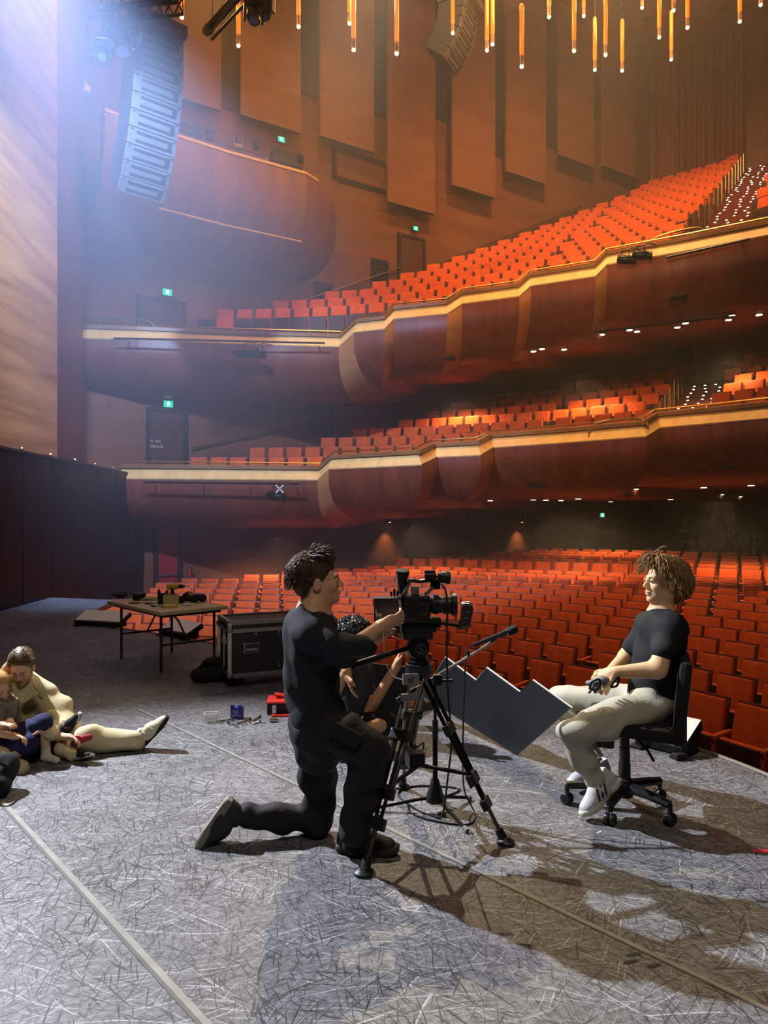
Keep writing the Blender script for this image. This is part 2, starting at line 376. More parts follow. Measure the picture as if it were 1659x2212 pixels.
# seams in the vinyl covered with tape, scraps of tape
M_TAPE = mat('pale_tape', rgb(134,133,124), .5, var=.2, vscale=9)
M_TAPED = mat('grey_tape_edge', rgb(84,83,80), .5, var=.2, vscale=9)
def strip(name, a, b, w, m, label, z=.0015, cat='tape', parent=None):
    d = (b-a).normalized(); n = V((-d.y, d.x, 0))*w/2
    mb = MB(); mb.prism([a-n, b-n, b+n, a+n], (0,0,z)); o = mb.build(name, m, parent, loc=None if parent else a)
    return o if parent else tag(o, label, cat)
a, b = G(-60,1660), G(760,2551)
t1 = strip('floor_tape', a, b, .024, M_TAPE, 'pale tape line along the floor seam nearest the camera at lower left')
d = (b-a).normalized(); n = V((-d.y,d.x,0)); strip('tape_edge', a-n*.020, b-n*.020, .014, M_TAPED, None, .0025, parent=t1)
a, b = G(300,1532), G(1700,2199)
t2 = strip('floor_tape', a, b, .018, M_TAPE, 'long pale tape line crossing the floor behind the kneeling cameraman')
d = (b-a).normalized(); n = V((-d.y,d.x,0)); strip('tape_edge', a-n*.015, b-n*.015, .010, M_TAPED, None, .0025, parent=t2)
strip('tape_scrap', G(1626,1838), G(1690,1839), .03, mat('pink_tape', rgb(235,60,110), .5), 'short strip of bright pink tape at the right edge of the stage')
strip('tape_scrap', G(417,1408), G(438,1406), .02, mat('salmon_tape', rgb(190,120,110), .6), 'small salmon tape mark on the dark floor beside the flight case')
strip('tape_scrap', G(154,1366), G(166,1364), .02, WHT, 'small white tape mark on the floor below the left footlight')
strip('tape_scrap', G(1290,1800), G(1300,1795), .01, WHT, 'tiny white tape scrap near the office chair')
for i, (x, y) in enumerate(((1352,2066), (1345,2082), (1395,2090))):
    p = G(x, y); q = G(x+34, y-7); mb = MB(); mb.ball(p.lerp(q,.5)+V((0,0,.0005)), ((q-p).length/2, .011, .0012), 14, frame(q-p))
    tag(mb.build('scuff_mark', mat('dark_scuff', rgb(40,38,36), .7), loc=p), ['upper', 'lower left', 'lower right'][i]+' of three dark oval scuff marks on the foreground floor', 'mark', 'oval scuff marks')

# ---------------------------------------------------------------- balconies
SC = .95
def bpoly(rows):
    """rows: (z above eye, [(px, py), ...]) of each level run of the rail -> plan points with heights"""
    out = []
    for z, pts in rows:
        for px, py in pts:
            Y = z*F/(HY-py)*SC; out.append(V(((px-CX)/F*Y, Y, CH+z*SC)))
    return out
CIRCLE = bpoly([(1.5, [(262,1004), (480,1006), (690,1008)]), (1.8, [(716,984), (905,973)]), (2.1, [(938,958), (1032,953)]),
                (2.4, [(1060,938), (1225,925), (1390,910)]), (2.7, [(1420,892), (1545,880), (1659,868), (1800,850)])])
UPPER = bpoly([(5.5, [(118,700), (300,706), (520,716), (735,722)]), (5.83, [(770,690), (830,683)]), (6.16, [(850,662), (965,650)]),
               (6.49, [(998,629), (1120,612)]), (6.82, [(1145,590), (1285,568)]), (7.15, [(1310,543), (1480,512), (1659,476), (1800,444)])])
def miter(pl):
    out = []
    for i, p in enumerate(pl):
        ns = []
        for a, b in ((i-1, i), (i, i+1)):
            if a >= 0 and b < len(pl):
                d = pl[b]-pl[a]; d.z = 0; d.normalize(); ns.append(V((-d.y, d.x, 0)))
        n = sum(ns, V((0,0,0))).normalized(); c = max(.45, n.dot(ns[0])); out.append(n/c)
    return out
PROF_CAP = [(.22,-.02), (.20,.03), (.02,.03), (-.04,0), (-.04,-.09), (.04,-.10)]
PROF_BAND = [(.02,-.10), (-.13,-.37), (-.12,-.40)]
PROF_HULL = [(-.115,-.40), (-.13,-.62), (-.11,-.82), (-.05,-1.02), (.06,-1.22), (.24,-1.42), (.48,-1.57), (.78,-1.68), (1.15,-1.74)]
def sweep(pl, mi, i, prof):
    mb = MB(); vs = []
    for j in (i, i+1):
        for d, z in prof: vs.append(pl[j]+mi[j]*d+V((0,0,z)))
    n = len(prof); mb.add(vs, [(k, k+1, n+k+1, n+k) for k in range(n-1)]); return mb
def balcony(name, pl, label, rear, rise):
    mi = miter(pl); root = thing(name, pl[0]-V((0,0,1.7)), None, None, kind='structure')
    for i in range(len(pl)-1):
        facet = abs(pl[i+1].z-pl[i].z) > .1
        sweep(pl, mi, i, PROF_HULL).build('fascia_panel', M_RET if facet else M_HULL, root, 60)
        sweep(pl, mi, i, PROF_BAND).build('pale_band', M_BAND, root)
        sweep(pl, mi, i, PROF_CAP).build('cap', M_CAP, root)
    # soffit from the foot of the front back to the wall behind
    sf = MB(); n = len(pl)
    for i in range(n-1):
        q = []
        for j in (i, i+1):
            a = pl[j]+mi[j]*1.15+V((0,0,-1.74)); q.append((a, rear(a, pl[j])))
        sf.add([q[0][0], q[1][0], q[1][1], q[0][1]], [(0,1,2,3)])
    sf.build('soffit', M_SOFF, root)
    # hand rail standing off the cap
    hr = MB(); pts = [p+m*.10+V((0,0,.10)) for p, m in zip(pl, mi)]; hr.tube(pts, .022, 6); hr.build('handrail', M_BRASS, root, True)
    st = MB()
    for a, b in zip(pts[:-1], pts[1:]):
        k = max(1, int((b-a).length/1.5))
        for t in range(k): q = a.lerp(b, t/k); st.cyl(q+V((0,0,-.09)), q, .012, n=5)
    st.parts('rail_post', M_BRASS, root)
    return root, mi
# wall at the rear of the circle, under the upper tier
RA = on_wall(1050, 0); RA.z = 0; RD = V((.9, -.436, 0)).normalized(); RN = V((-.436, -.9, 0)).normalized()
def ray_hit(a, d, A, D):
    den = d.x*D.y-d.y*D.x; return None if abs(den) < 1e-6 else ((A.x-a.x)*D.y-(A.y-a.y)*D.x)/den
CC = V((-4.5, 6.5, 0))
def rear_to(extra, dz):
    def f(a, p):
        d = V((a.x-CC.x, a.y-CC.y, 0)).normalized(); best = 60
        for A, D in [(W0, WD), (CORNER, BACK_D)]+extra:
            t = ray_hit(a, d, A, D)
            if t is not None and t > .01: best = min(best, t)
        best = min(best, 16); return a+d*best+V((0,0,dz*best))
    return f
circle, cmi = balcony('balcony_circle', CIRCLE, '', rear_to([], .012), .3)
upper, umi = balcony('balcony_upper', UPPER, '', rear_to([(RA, RD)], .12), 1.0)
slab('wall_circle_rear', RA-RD*.3, RA+RD*18, 2.4, 8.6, M_WALL, .2)
# raked floors of the two tiers
RAKE = {'circle': (3.03, 13.8, .415), 'upper': (6.83, 13.1, .58)}
def tier_z(t, p):
    z0, r0, k = RAKE[t]; return z0+k*(math.hypot(p.x-CC.x, p.y-CC.y)-r0)-.86
def tier_floor(t, pl, mi, root, extra):
    mb = MB(); rear = rear_to(extra, 0); prev = None
    for i, p in enumerate(pl):
        a = p+mi[i]*.2; r = rear(a+V((0,0,0)), p); col = []
        for k in range(6):
            q = a.lerp(r, k/5); q.z = tier_z(t, q); q.z = max(q.z, p.z-.95) if k == 0 else q.z; col.append(q)
        if prev: 
            for k in range(5): mb.add([prev[k], col[k], col[k+1], prev[k+1]], [(0,1,2,3)])
        prev = col
    mb.build('raked_floor', M_CARPET, root)
tier_floor('circle', CIRCLE, cmi, circle, [(RA, RD)])
tier_floor('upper', UPPER, umi, upper, [])
# end return of the upper front by the proscenium
for pl, mi, root in ((UPPER, umi, upper), (CIRCLE, cmi, circle)):
    mb = MB(); pr = PROF_CAP[2:5]+PROF_BAND+PROF_HULL; mb.add([pl[0]+mi[0]*d+V((0,0,z)) for d, z in pr]+[pl[0]+mi[0]*1.15], [tuple(range(len(pr)+1))])
    mb.build('end_panel', M_RET, root)

# ---------------------------------------------------------------- third-tier box on the side wall
bp = [V((-6.95,17.6,0)), V((-5.83,18.55,0)), V((-4.3,19.65,0)), V((-2.30,20.85,0)), V((-2.02,21.3,0)), V((-1.75,22.2,0)), V((-1.6,23.4,0))]
for p in bp: p.z = 11.75
bmi = miter(bp); box3 = thing('balcony_box', bp[0]-V((0,0,3)), None, None, kind='structure')
PH = [(0,0), (-.04,-.08), (-.04,-.35), (-.02,-.8), (.05,-1.2), (.18,-1.6), (.4,-1.95), (.75,-2.2), (1.2,-2.32)]
M_BOX = wood('box_timber', rgb(116,70,48), rgb(150,94,62), (2.4,2.4,.25), .5)
for i in range(len(bp)-1):
    sweep(bp, bmi, i, PH).build('fascia_panel', M_BOX, box3, 60)
    if i < 4: sweep(bp, bmi, i, [(.3,.02),(.0,.04),(-.06,0),(-.06,-.07)]).build('cap', M_BAND, box3)
mb = MB(); mb.add([p+m*1.2+V((0,0,-2.32)) for p, m in zip(bp, bmi)]+[V((-3.0,24.2,9.43)), V((-8,20,9.43))], [tuple(range(len(bp)+2))]); mb.build('soffit', M_SOFF, box3)
mb = MB(); mb.add([p+m*.3 for p, m in zip(bp, bmi)]+[V((-3.0,24.2,11.75)), V((-8,20,11.75))], [tuple(range(len(bp)+2))]); mb.build('deck', M_DARK, box3)
mb = MB(); rp = [p+m*.12+V((0,0,.22)) for p, m in zip(bp[:4], bmi)]; mb.tube(rp, .022, 6)
for p in rp+[rp[1].lerp(rp[2],.5), rp[2].lerp(rp[3],.5)]: mb.cyl(p+V((0,0,-.2)), p, .015, n=5)
mb.build('handrail', M_BRASS, box3)
mb = MB(); mb.tube([p+m*.2+V((0,0,-1.98)) for p, m in zip(bp[1:4], bmi[1:4])], .03, 6); mb.build('light_slot', M_BAND, box3)

# ---------------------------------------------------------------- hanging acoustic panels on the side wall
for i, (x0, x1, y0, y1, off) in enumerate(((366,478,202,240,.55), (520,650,245,290,.6), (692,808,293,330,.6), (838,940,435,463,.55), (978,1070,400,427,.6), (1095,1180,370,398,.6), (1208,1283,335,361,.6), (1303,1373,358,383,.5))):
    a, b = on_wall(x0, (y0+y1)/2, off), on_wall(x1, (y0+y1)/2, off); z = (on_wall(x0, y0, off).z+on_wall(x1, y1, off).z)/2
    a.z = b.z = z; h = CEIL_Z-.02-z; root = thing('acoustic_panel', a, None, None)
    mb = MB(); mb.prism([a, b, b+V((0,0,h)), a+V((0,0,h))], WN*-.12); mb.build('board', M_PANEL, root)
    mb = MB(); mb.prism([a+WN*.01, b+WN*.01, b+WN*.01+V((0,0,.05)), a+WN*.01+V((0,0,.05))], WN*-.14); mb.build('bottom_rail', M_CAP, root)
    mb = MB()
    for t in (.2, .8):
        q = a.lerp(b, t)
        for dz in (.5, h*.5): mb.tube([q+V((0,0,dz))-WN*.1, q+V((0,0,dz))-WN*(off+.02)], .04, 6)
    mb.parts('bracket', M_FRAME, root)
    tag(root, ['leftmost hanging timber wall panel just right of the big speaker array', 'second hanging timber wall panel from the left, above the lighting box',
        'third hanging timber wall panel from the left, ending level with the box rail', 'longest hanging timber wall panel, its foot lowest of all',
        'fifth hanging timber wall panel from the left, below the small speaker array', 'sixth hanging timber wall panel from the left',
        'seventh hanging timber wall panel from the left, with the highest foot on the right', 'rightmost hanging timber wall panel beside the curtain'][i], 'panel', 'hanging acoustic panels')
# dark recess boards between the panels
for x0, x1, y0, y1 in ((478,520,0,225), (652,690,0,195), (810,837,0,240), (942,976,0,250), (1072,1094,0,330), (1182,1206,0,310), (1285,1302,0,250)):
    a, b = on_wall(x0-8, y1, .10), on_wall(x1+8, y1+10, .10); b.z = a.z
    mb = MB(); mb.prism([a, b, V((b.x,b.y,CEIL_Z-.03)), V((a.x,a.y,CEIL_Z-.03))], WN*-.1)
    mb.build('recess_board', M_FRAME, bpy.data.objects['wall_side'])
# moulded frame
def wall_rect(name, x0, x1, y0, y1, m, parent, off=.03, th=.03, A=W0, D=WD, N=WN):
    a, b = on_wall(x0, y1, off, A, D, N), on_wall(x1, y1, off, A, D, N); z0 = (a.z+b.z)/2
    z1 = (on_wall(x0, y0, off, A, D, N).z+on_wall(x1, y0, off, A, D, N).z)/2; a.z = b.z = z0
    mb = MB(); mb.prism([a, b, V((b.x,b.y,z1)), V((a.x,a.y,z1))], N*-th); o = mb.build(name, m, parent); return o, a, b, z0, z1
ws = bpy.data.objects['wall_side']
for x0, x1, y0, y1 in ((722,838,320,400), (185,240,30,135)):
    a, b = on_wall(x0, y1, .05), on_wall(x1, y1, .05); z1 = on_wall(x0, y0, .05).z; z0 = (a.z+b.z)/2; a.z = b.z = z0; u = (b-a).normalized(); mb = MB()
    for q0, q1 in ((a, b), (V((a.x,a.y,z1)), V((b.x,b.y,z1))), (a, V((a.x,a.y,z1))), (b, V((b.x,b.y,z1)))):
        mb.tube([q0, q1], .09, 4)
    mb.build('moulded_frame', M_FRAME, ws)

# ---------------------------------------------------------------- doors, vents, signs on the walls
dn = [0]
def door(x0, x1, ytop, zbot, m, A=W0, D=WD, N=WN, leaves=1, bar=False):
    dn[0] += 1; a, b = on_wall(x0, ytop, .06, A, D, N), on_wall(x1, ytop, .06, A, D, N); z1 = (a.z+b.z)/2; u = (b-a); u.z = 0; w = u.length; u.normalize()
    a0 = V((a.x,a.y,zbot)); root = thing('door_%d' % dn[0], a0, None, None, kind='structure'); R = frame(u)
    mid = V((a.x,a.y,0))+u*w/2
    mb = MB()
    for t in (0, w): mb.box(V((a.x,a.y,(zbot+z1)/2))+u*t, (.10,.14,z1-zbot), R)
    mb.box(mid+V((0,0,z1+.05)), (w+.1,.14,.10), R); mb.build('door_frame', M_FRAME, root)
    for i in range(leaves):
        lw_ = (w-.12)/leaves; c = V((a.x,a.y,(zbot+z1)/2))+u*(.06+lw_*(i+.5))
        lf = MB().box(c, (lw_-.01,.05,z1-zbot-.02), R).build('door_leaf', m, root)
        h = V((c.x,c.y,zbot+1.0))+N*.06
        if bar: MB().box(h, (lw_*.9,.06,.05), R).build('push_bar', ALU, lf)
        else: MB().box(h+u*lw_*(.38 if i == 0 else -.38), (.05,.06,.22), R).build('handle', ALU, lf)
    return root
door(298,397,652,5.6,M_DOOR); door(320,400,890,2.0,M_DOOR); door(336,388,1138,-1.1,M_REDDOOR,bar=True)
door(862,915,516,9.3,M_DOOR); door(1258,1335,1131,-.75,M_DOOR,leaves=2)
door(1066,1133,784,5.3,M_DOOR,RA,RD,RN,leaves=2)
# glowing letters are too small to read apart from the two words on the lower side door
VENTS = [(682,718,612,668,'dark louvred wall vent left of the upper handrail top'), (803,838,562,618,'dark louvred wall vent above the first upper-tier seats'), (498,540,666,722,'dark wall vent behind the left front seats of the upper tier'),
  (428,480,693,716,'low dark wall vent beside the upper side door'), (545,582,863,886,'small square dark vent below the upper balcony front'), (665,718,878,940,'dark wall vent between the circle handrail and the balcony above'),
  (825,875,838,905,'dark wall vent crossed by the circle handrail'), (975,1020,808,868,'dark wall vent left of the circle double door')]
def vent(x0, x1, y0, y1, label, A=W0, D=WD, N=WN, m=M_VENT, group='wall vents'):
    a, b = on_wall(x0, y1, .05, A, D, N), on_wall(x1, y1, .05, A, D, N); z0 = (a.z+b.z)/2
    z1 = (on_wall(x0, y0, .05, A, D, N).z+on_wall(x1, y0, .05, A, D, N).z)/2
    root = thing('wall_vent', V((a.x,a.y,z0)), label, 'vent', group); u = b-a; u.z = 0; w = u.length; R = frame(u); c = V(((a.x+b.x)/2,(a.y+b.y)/2,(z0+z1)/2))
    MB().box(c-N*.02, (w,.04,z1-z0), R).build('backing', mat('vent_dark', rgb(22,18,16), .8), root)
    fr = MB()
    for s in (-1,1): fr.box(c+R@V((s*w/2,0,0)), (.04,.07,z1-z0), R).box(c+V((0,0,s*(z1-z0)/2)), (w,.07,.04), R)
    fr.build('vent_frame', m, root); sl = MB(); k = max(3, int((z1-z0)/.075))
    for i in range(k): sl.box(V((c.x,c.y,z0+(i+.5)*(z1-z0)/k)), (w,.03,.02), R)
    sl.parts('louvre', m, root); return root
for v in VENTS: vent(*v)
vent(1203,1262,753,781,'left of the two wide dark windows at the rear of the circle', RA, RD, RN)
vent(1300,1362,741,774,'second wide dark window from the left at the rear of the circle', RA, RD, RN)
vent(1445,1496,743,788,'squarer dark window at the right of the circle rear wall', RA, RD, RN)
def exit_sign(px, py, label, A=W0, D=WD, N=WN, s=1.0, off=.12):
    c = on_wall(px, py, off, A, D, N); R = frame(D); k = c.y/F*s
    root = thing('exit_sign', c, label, 'exit sign', 'green exit signs')
    MB().box(c, (24*k,.06,17*k), R).build('sign_case', mat('exit_case', rgb(20,60,44), .4), root)
    MB().box(c+N*.032, (20*k,.01,14*k), R).build('green_panel', M_GREEN, root)
    g = MB(); q = c+N*.04; h = 12*k; ux = R@V((1,0,0)); g.ball(q+V((0,0,h*.40))+ux*h*.08, h*.10, 8)
    g.box(q+V((0,0,h*.12)), (h*.2,.006,h*.42), R@Matrix.Rotation(.25,3,'Y'))
    for x, z, a, l in ((-.12,-.22,.7,.42), (.16,-.22,-.6,.42), (-.18,.16,.9,.3), (.2,.14,-1.1,.3)): g.box(q+ux*h*x+V((0,0,h*z)), (h*.11,.006,h*l), R@Matrix.Rotation(a,3,'Y'))
    g.build('running_figure', M_EXITW, root)
exit_sign(361,632,'green exit sign above the upper side door'); exit_sign(363,873,'green exit sign above the lower side door')
exit_sign(607,302,'green exit sign above the lighting box rail',s=.8); exit_sign(897,494,'green exit sign above the upper-tier door beside the long handrail',s=.6)
exit_sign(1105,766,'green exit sign over the circle double door',RA,RD,RN,s=.6); exit_sign(1300,1113,'green exit sign over the dark double doors behind the stalls',s=.6); exit_sign(370,1134,'green exit sign over the red stalls door',s=.6)
for px, py, lab in ((288,628,'small red notice left of the upper exit sign'), (237,868,'small red notice left of the lower exit sign')):
    o = wall_rect('notice', px-5, px+5, py-8, py+8, mat('red_notice', rgb(150,50,44), .6), None, .04)[0]; tag(o, lab, 'notice')
# lettering on the lower side door
cu = bpy.data.curves.new('door_words', 'FONT'); cu.body = 'is on\nabove'; cu.size = .16; cu.align_x = 'LEFT'; cu.extrude = .002
to = bpy.data.objects.new('door_lettering', cu); COL.objects.link(to); to.location = on_wall(324,955,.12)
to.rotation_euler = (math.pi/2, 0, math.atan2(WD.y, WD.x)); cu.materials.append(mat('pale_lettering', rgb(210,190,170), .6)); dg = bpy.context.evaluated_depsgraph_get()
me = bpy.data.meshes.new_from_object(to.evaluated_get(dg)); lo = obj('door_lettering', me, None, bpy.data.objects['door_2']); lo.location = to.location-ORG['door_2']; lo.rotation_euler = to.rotation_euler
bpy.data.objects.remove(to)
# handrails on the side wall
def wall_rail(x0, y0, x1, y1, label):
    a, b = on_wall(x0, y0, .12), on_wall(x1, y1, .12); root = thing('handrail', a, label, 'handrail', 'wall handrails')
    MB().tube([a, b], .028, 8).build('rail', M_BRASS, root, True)
    mb = MB(); k = max(3, int((b-a).length/1.6))
    for i in range(k+1): q = a.lerp(b, (i+.2)/(k+.4)); mb.tube([q, q+V((0,0,-.08)), q+V((0,0,-.10))-WN*.12], .014, 5)
    mb.parts('bracket', M_BRASS, root)
wall_rail(470,713,866,578,'brass wall handrail climbing beside the left seats of the upper tier')
wall_rail(921,580,1255,447,'longer brass wall handrail climbing to the top of the upper tier')
wall_rail(415,968,1034,836,'brass wall handrail climbing along the circle side wall')
# guard rail on the left end of the upper front
mb = MB(); g = [P(132,682,UPPER[0].y), P(318,690,UPPER[1].y+.1), P(345,712,UPPER[1].y+.15)]
mb.tube([g[0]+V((0,0,-.4)), g[0], g[0].lerp(g[1],.95), g[0].lerp(g[1],1)+V((.05,0,-.05)), g[2]+V((0,0,-.05))], .03, 6)
for t in (.03, .45, .9): q = g[0].lerp(g[1], t); mb.cyl(q, q+V((0,0,-.45)), .02, n=6)
mb.build('guard_rail', mat('grey_rail', rgb(120,116,118), .4, .6), upper)
# guard rails at the foot of the aisles
for root, pl in ((upper, (1398,528,1510,492,1522,505)), (circle, (1272,928,1385,905,1400,918))):
    Y = 18.0 if root is upper else 17.4; mb = MB(); h = .4
    mb.tube(arc([P(pl[0],pl[1],Y+.2)+V((0,0,-.3)), P(pl[0]+14,pl[1]-12,Y+.2), P(pl[2],pl[3],Y-.5), P(pl[4],pl[5],Y-.55)+V((0,0,-.25))], 5), .035, 6); mb.build('guard_rail', M_BRASS, root, True)
# ---------------------------------------------------------------- curtain on the back wall
ca, cb = on_wall(1412,135,.25,CORNER,BACK_D,V((-.5,-.866,0))), on_wall(1612,72,.25,CORNER,BACK_D,V((-.5,-.866,0)))
zt = (ca.z+cb.z)/2+1; zb = 13.0; mb = MB(); n = 150; vs = []
for z in (zb, zt):
    for i in range(n+1):
        t = i/n; q = ca.lerp(cb, t); vs.append(V((q.x,q.y,z))+V((-.5,-.866,0))*(.13*math.sin(t*2*math.pi*13+1.5*math.sin(t*17))+.05*math.sin(t*61)))
mb.add(vs, [(i, i+1, n+2+i, n+1+i) for i in range(n)])
tag(mb.build('curtain', mat('brown_velvet', rgb(140,78,46), .8, sheen=.3), smooth=80, loc=V((ca.x,ca.y,zb))), 'tall pleated brown curtain on the back wall of the upper tier', 'curtain')

# ================================================================ theatre seats
M_VEL = mat('orange_red_velour', rgb(218,88,30), .75, var=.22, vscale=7, bump=.1, bscale=60, sheen=.25, spec=.2)
M_SHELL = mat('seat_shell_timber', rgb(104,46,26), .45, var=.2, vscale=5, stretch=(1,1,5))
M_PAN = mat('seat_underside_timber', rgb(74,40,24), .5, var=.15, vscale=5, stretch=(1,1,5))
M_ARM = mat('armrest_velour', rgb(214,92,34), .7)
M_PED = mat('pedestal_timber', rgb(150,72,30), .5, var=.15)
TILT = Matrix.Rotation(math.radians(-12), 3, 'X')
def seat_parts():
    out = {}
    m = MB(); m.box((0,.03,.70), (.475,.085,.50), TILT, .045); out['backrest'] = (m, M_VEL)
    m = MB(); m.box((0,.085,.70), (.50,.03,.54), TILT, .012); out['back_shell'] = (m, M_SHELL)
    R2 = Matrix.Rotation(math.radians(8), 3, 'X')
    m = MB(); m.box((0,-.165,.395), (.50,.07,.40), R2, .03); out['seat_cushion'] = (m, M_VEL)
    m = MB(); m.box((0,-.215,.37), (.495,.022,.43), R2, .008); m.cyl((.02,-.232,.46), (.02,-.225,.46), .012, n=6); out['seat_pan'] = (m, M_PAN)
    m = MB(); m.box((.295,-.10,.60), (.055,.34,.035), Matrix.Rotation(math.radians(4),3,'X'), .012); out['armrest'] = (m, M_ARM)
    m = MB(); m.box((.295,-.05,.29), (.04,.24,.58)); out['pedestal'] = (m, M_PED)
    return out
SP = seat_parts()
CS = V((-6.0, 2.45, 0))
STALL0, STALLK = -.45, .043
def front_R(pl, a):
    d = V((math.sin(a), math.cos(a), 0)); best = None
    for p, q in zip(pl[:-1], pl[1:]):
        e = q-p; t = ray_hit(CC, d, p, V((e.x,e.y,0)))
        if t is None or t < 0: continue
        h = CC+d*t; u = ((h.x-p.x)*e.x+(h.y-p.y)*e.y)/(e.x*e.x+e.y*e.y)
        if -.02 <= u <= 1.02: best = t if best is None else max(best, t)
    return best
def wall_d(p, A, N): return (p.x-A.x)*N.x+(p.y-A.y)*N.y
def line_d(p, a, b):
    d = (b-a).normalized(); return (p.x-a.x)*(-d.y)+(p.y-a.y)*d.x
AISLE = {'upper': (V((7.75,17.0,0)), V((15.5,29.0,0))), 'circle': (V((7.0,17.2,0)), V((10.75,23.6,0)))}
BN = V((-.5,-.866,0))
seats = []       # (tier, row, angle, position)
for tier, C0, R0, n, dR in (('stalls', CS, 9.36, 20, .97), ('circle', CC, 12.6, 14, .92), ('upper', CC, 12.1, 24, .88)):
    for r in range(n):
        R = R0+r*dR; da = (.60 if tier == 'stalls' else .575)/R; k0 = .45/da
        for k in range(-90, 120):
            a = (k+k0)*da; thr = .80 if tier == 'stalls' else .56
            if r % 2 and a > thr: a += .5*da          # rows shift by half a seat in the right-hand blocks
            if not -.9 < a < 1.5: continue
            p = C0+V((math.sin(a)*R, math.cos(a)*R, 0))
            if p.y < 3: continue
            if tier == 'stalls':
                p.z = STALL0+STALLK*(R-11.2)-.97 + (.16 if r >= 14 else 0)
                if r < 2 and (a > .80 or a < -.05): continue
                if wall_d(p, W0, WN) < .8 or p.x < -6.3 or a > 1.22: continue
                if 11.9 < R < 12.0: continue
            else:
                fr = front_R(CIRCLE if tier == 'circle' else UPPER, a)
                if fr is None or R < fr+.50: continue
                if any((front_R(CIRCLE if tier == 'circle' else UPPER, a+q*da) or 0) > R-.42 for q in (-.75, .75)): continue
                p.z = tier_z(tier, p)
                if wall_d(p, W0, WN) < ((.5 if tier == 'circle' else .6) if a < .1 else 1.0): continue
                if tier == 'circle' and wall_d(p, RA, RN) < .9: continue
                if tier == 'upper' and wall_d(p, CORNER, BN) < .9: continue
                if abs(line_d(p, *AISLE[tier])) < .85: continue
            t = p+V((0,0,.9)); px = CX+t.x/t.y*F; py = HY-(t.z-CH)/t.y*F
            if tier == 'upper' and px < 462: continue
            if px < -30 or px > 1695 or py > 1720: continue
            seats.append((tier, r, a, p, px))
rows = {}
for s in seats: rows.setdefault((s[0], s[1]), []).append(s)
tn = {}
for t in ('stalls', 'circle', 'upper'):
    for i, r in enumerate(sorted(k[1] for k in rows if k[0] == t)): tn[(t, r)] = i
labels = {}
for key, ss in rows.items():
    for i, s in enumerate(sorted(ss, key=lambda q: q[4])):
        where = {'stalls': 'stalls row from the stage', 'circle': 'circle row from the front', 'upper': 'upper-tier row from the front'}[key[0]]
        labels[id(s)] = 'red velour seat, %s %s, %s from the left' % (ordinal(tn[key]), where, ordinal(i))
order = sorted(seats, key=lambda s: s[3].y)
near, far = order[:300], order[300:]
proto = thing('theatre_seat', (0,0,0), 'x', 'seat', 'red velour theatre seats')
for nme, (m, mm) in SP.items(): m.build(nme, mm, proto, 50)
for i, s in enumerate(near):
    o = proto if i == 0 else copy_tree(proto)
    o.location = s[3]; o.rotation_euler = (0, 0, -s[2]); o['label'] = labels[id(s)]
ORG.pop(proto.name, None)
# the seats past the three hundred nearest
vs_all, fs_all, mi_all, off = [], [], [], 0; mlist = [M_VEL, M_SHELL, M_PAN, M_ARM, M_PED]
tv, tf, tm = [], [], []
for nme, (m, mm) in SP.items():
    me = bpy.data.objects['theatre_seat'].children
    o = [c for c in proto.children if c.name.split('.')[0] == nme][0]; b0 = len(tv)
    tv += [tuple(v.co) for v in o.data.vertices]; 
    for p_ in o.data.polygons: tf.append([i+b0 for i in p_.vertices]); tm.append(mlist.index(mm))
tv = np.array(tv)
for s in far:
    c_, s_ = math.cos(-s[2]), math.sin(-s[2]); x = tv[:,0]*c_-tv[:,1]*s_+s[3].x; y = tv[:,0]*s_+tv[:,1]*c_+s[3].y
    vs_all.append(np.stack([x, y, tv[:,2]+s[3].z], 1)); fs_all += [[i+off for i in f] for f in tf]; mi_all += tm; off += len(tv)
me = bpy.data.meshes.new('theatre_seats'); me.from_pydata(np.concatenate(vs_all).tolist(), [], fs_all)
for m in mlist: me.materials.append(m)
me.polygons.foreach_set('material_index', mi_all); me.update()
tag(obj('distant_seating', me), 'rows of small red velour seats filling the far stalls and both tiers', 'seating', 'red velour theatre seats', 'stuff')
# ---------------------------------------------------------------- aisles of the two tiers
M_STEP = mat('step_carpet', rgb(110,40,24), .9); M_SL = emitter('step_light', (1,.86,.6,1), 9); M_POST = mat('aisle_rail_steel', rgb(150,120,84), .3, .8)
for tier, root in (('upper', upper), ('circle', circle)):
    a, b = AISLE[tier]; d = (b-a).normalized(); n = V((-d.y,d.x,0)); R = frame(n); L_ = (b-a).length; k = int(L_/.44)
    for i in range(1, k):
        q = a+d*(i*.44+.3); q.z = tier_z(tier, q)+.05
        st = MB().box(q, (1.15,.46,.16), R).build('stair_step', M_STEP, root)
        li = MB()
        for x in (-.42, -.05, .36): li.box(q+n*(x+random.uniform(-.1,.1))-d*.2+V((0,0,.095)), (.06,.03,.02), R)
        li.build('step_light', M_SL, st)
        if i % 2 == 0:
            q0 = q+n*.62; mb = MB(); h = .88
            mb.tube([q0, q0+V((0,0,h)), q0+d*.06+V((0,0,h+.06)), q0+d*.42+V((0,0,h+.20)), q0+d*.46+V((0,0,h+.12)), q0+d*.46+V((0,0,.2))], .022, 6); mb.build('aisle_rail', M_POST, root, True)
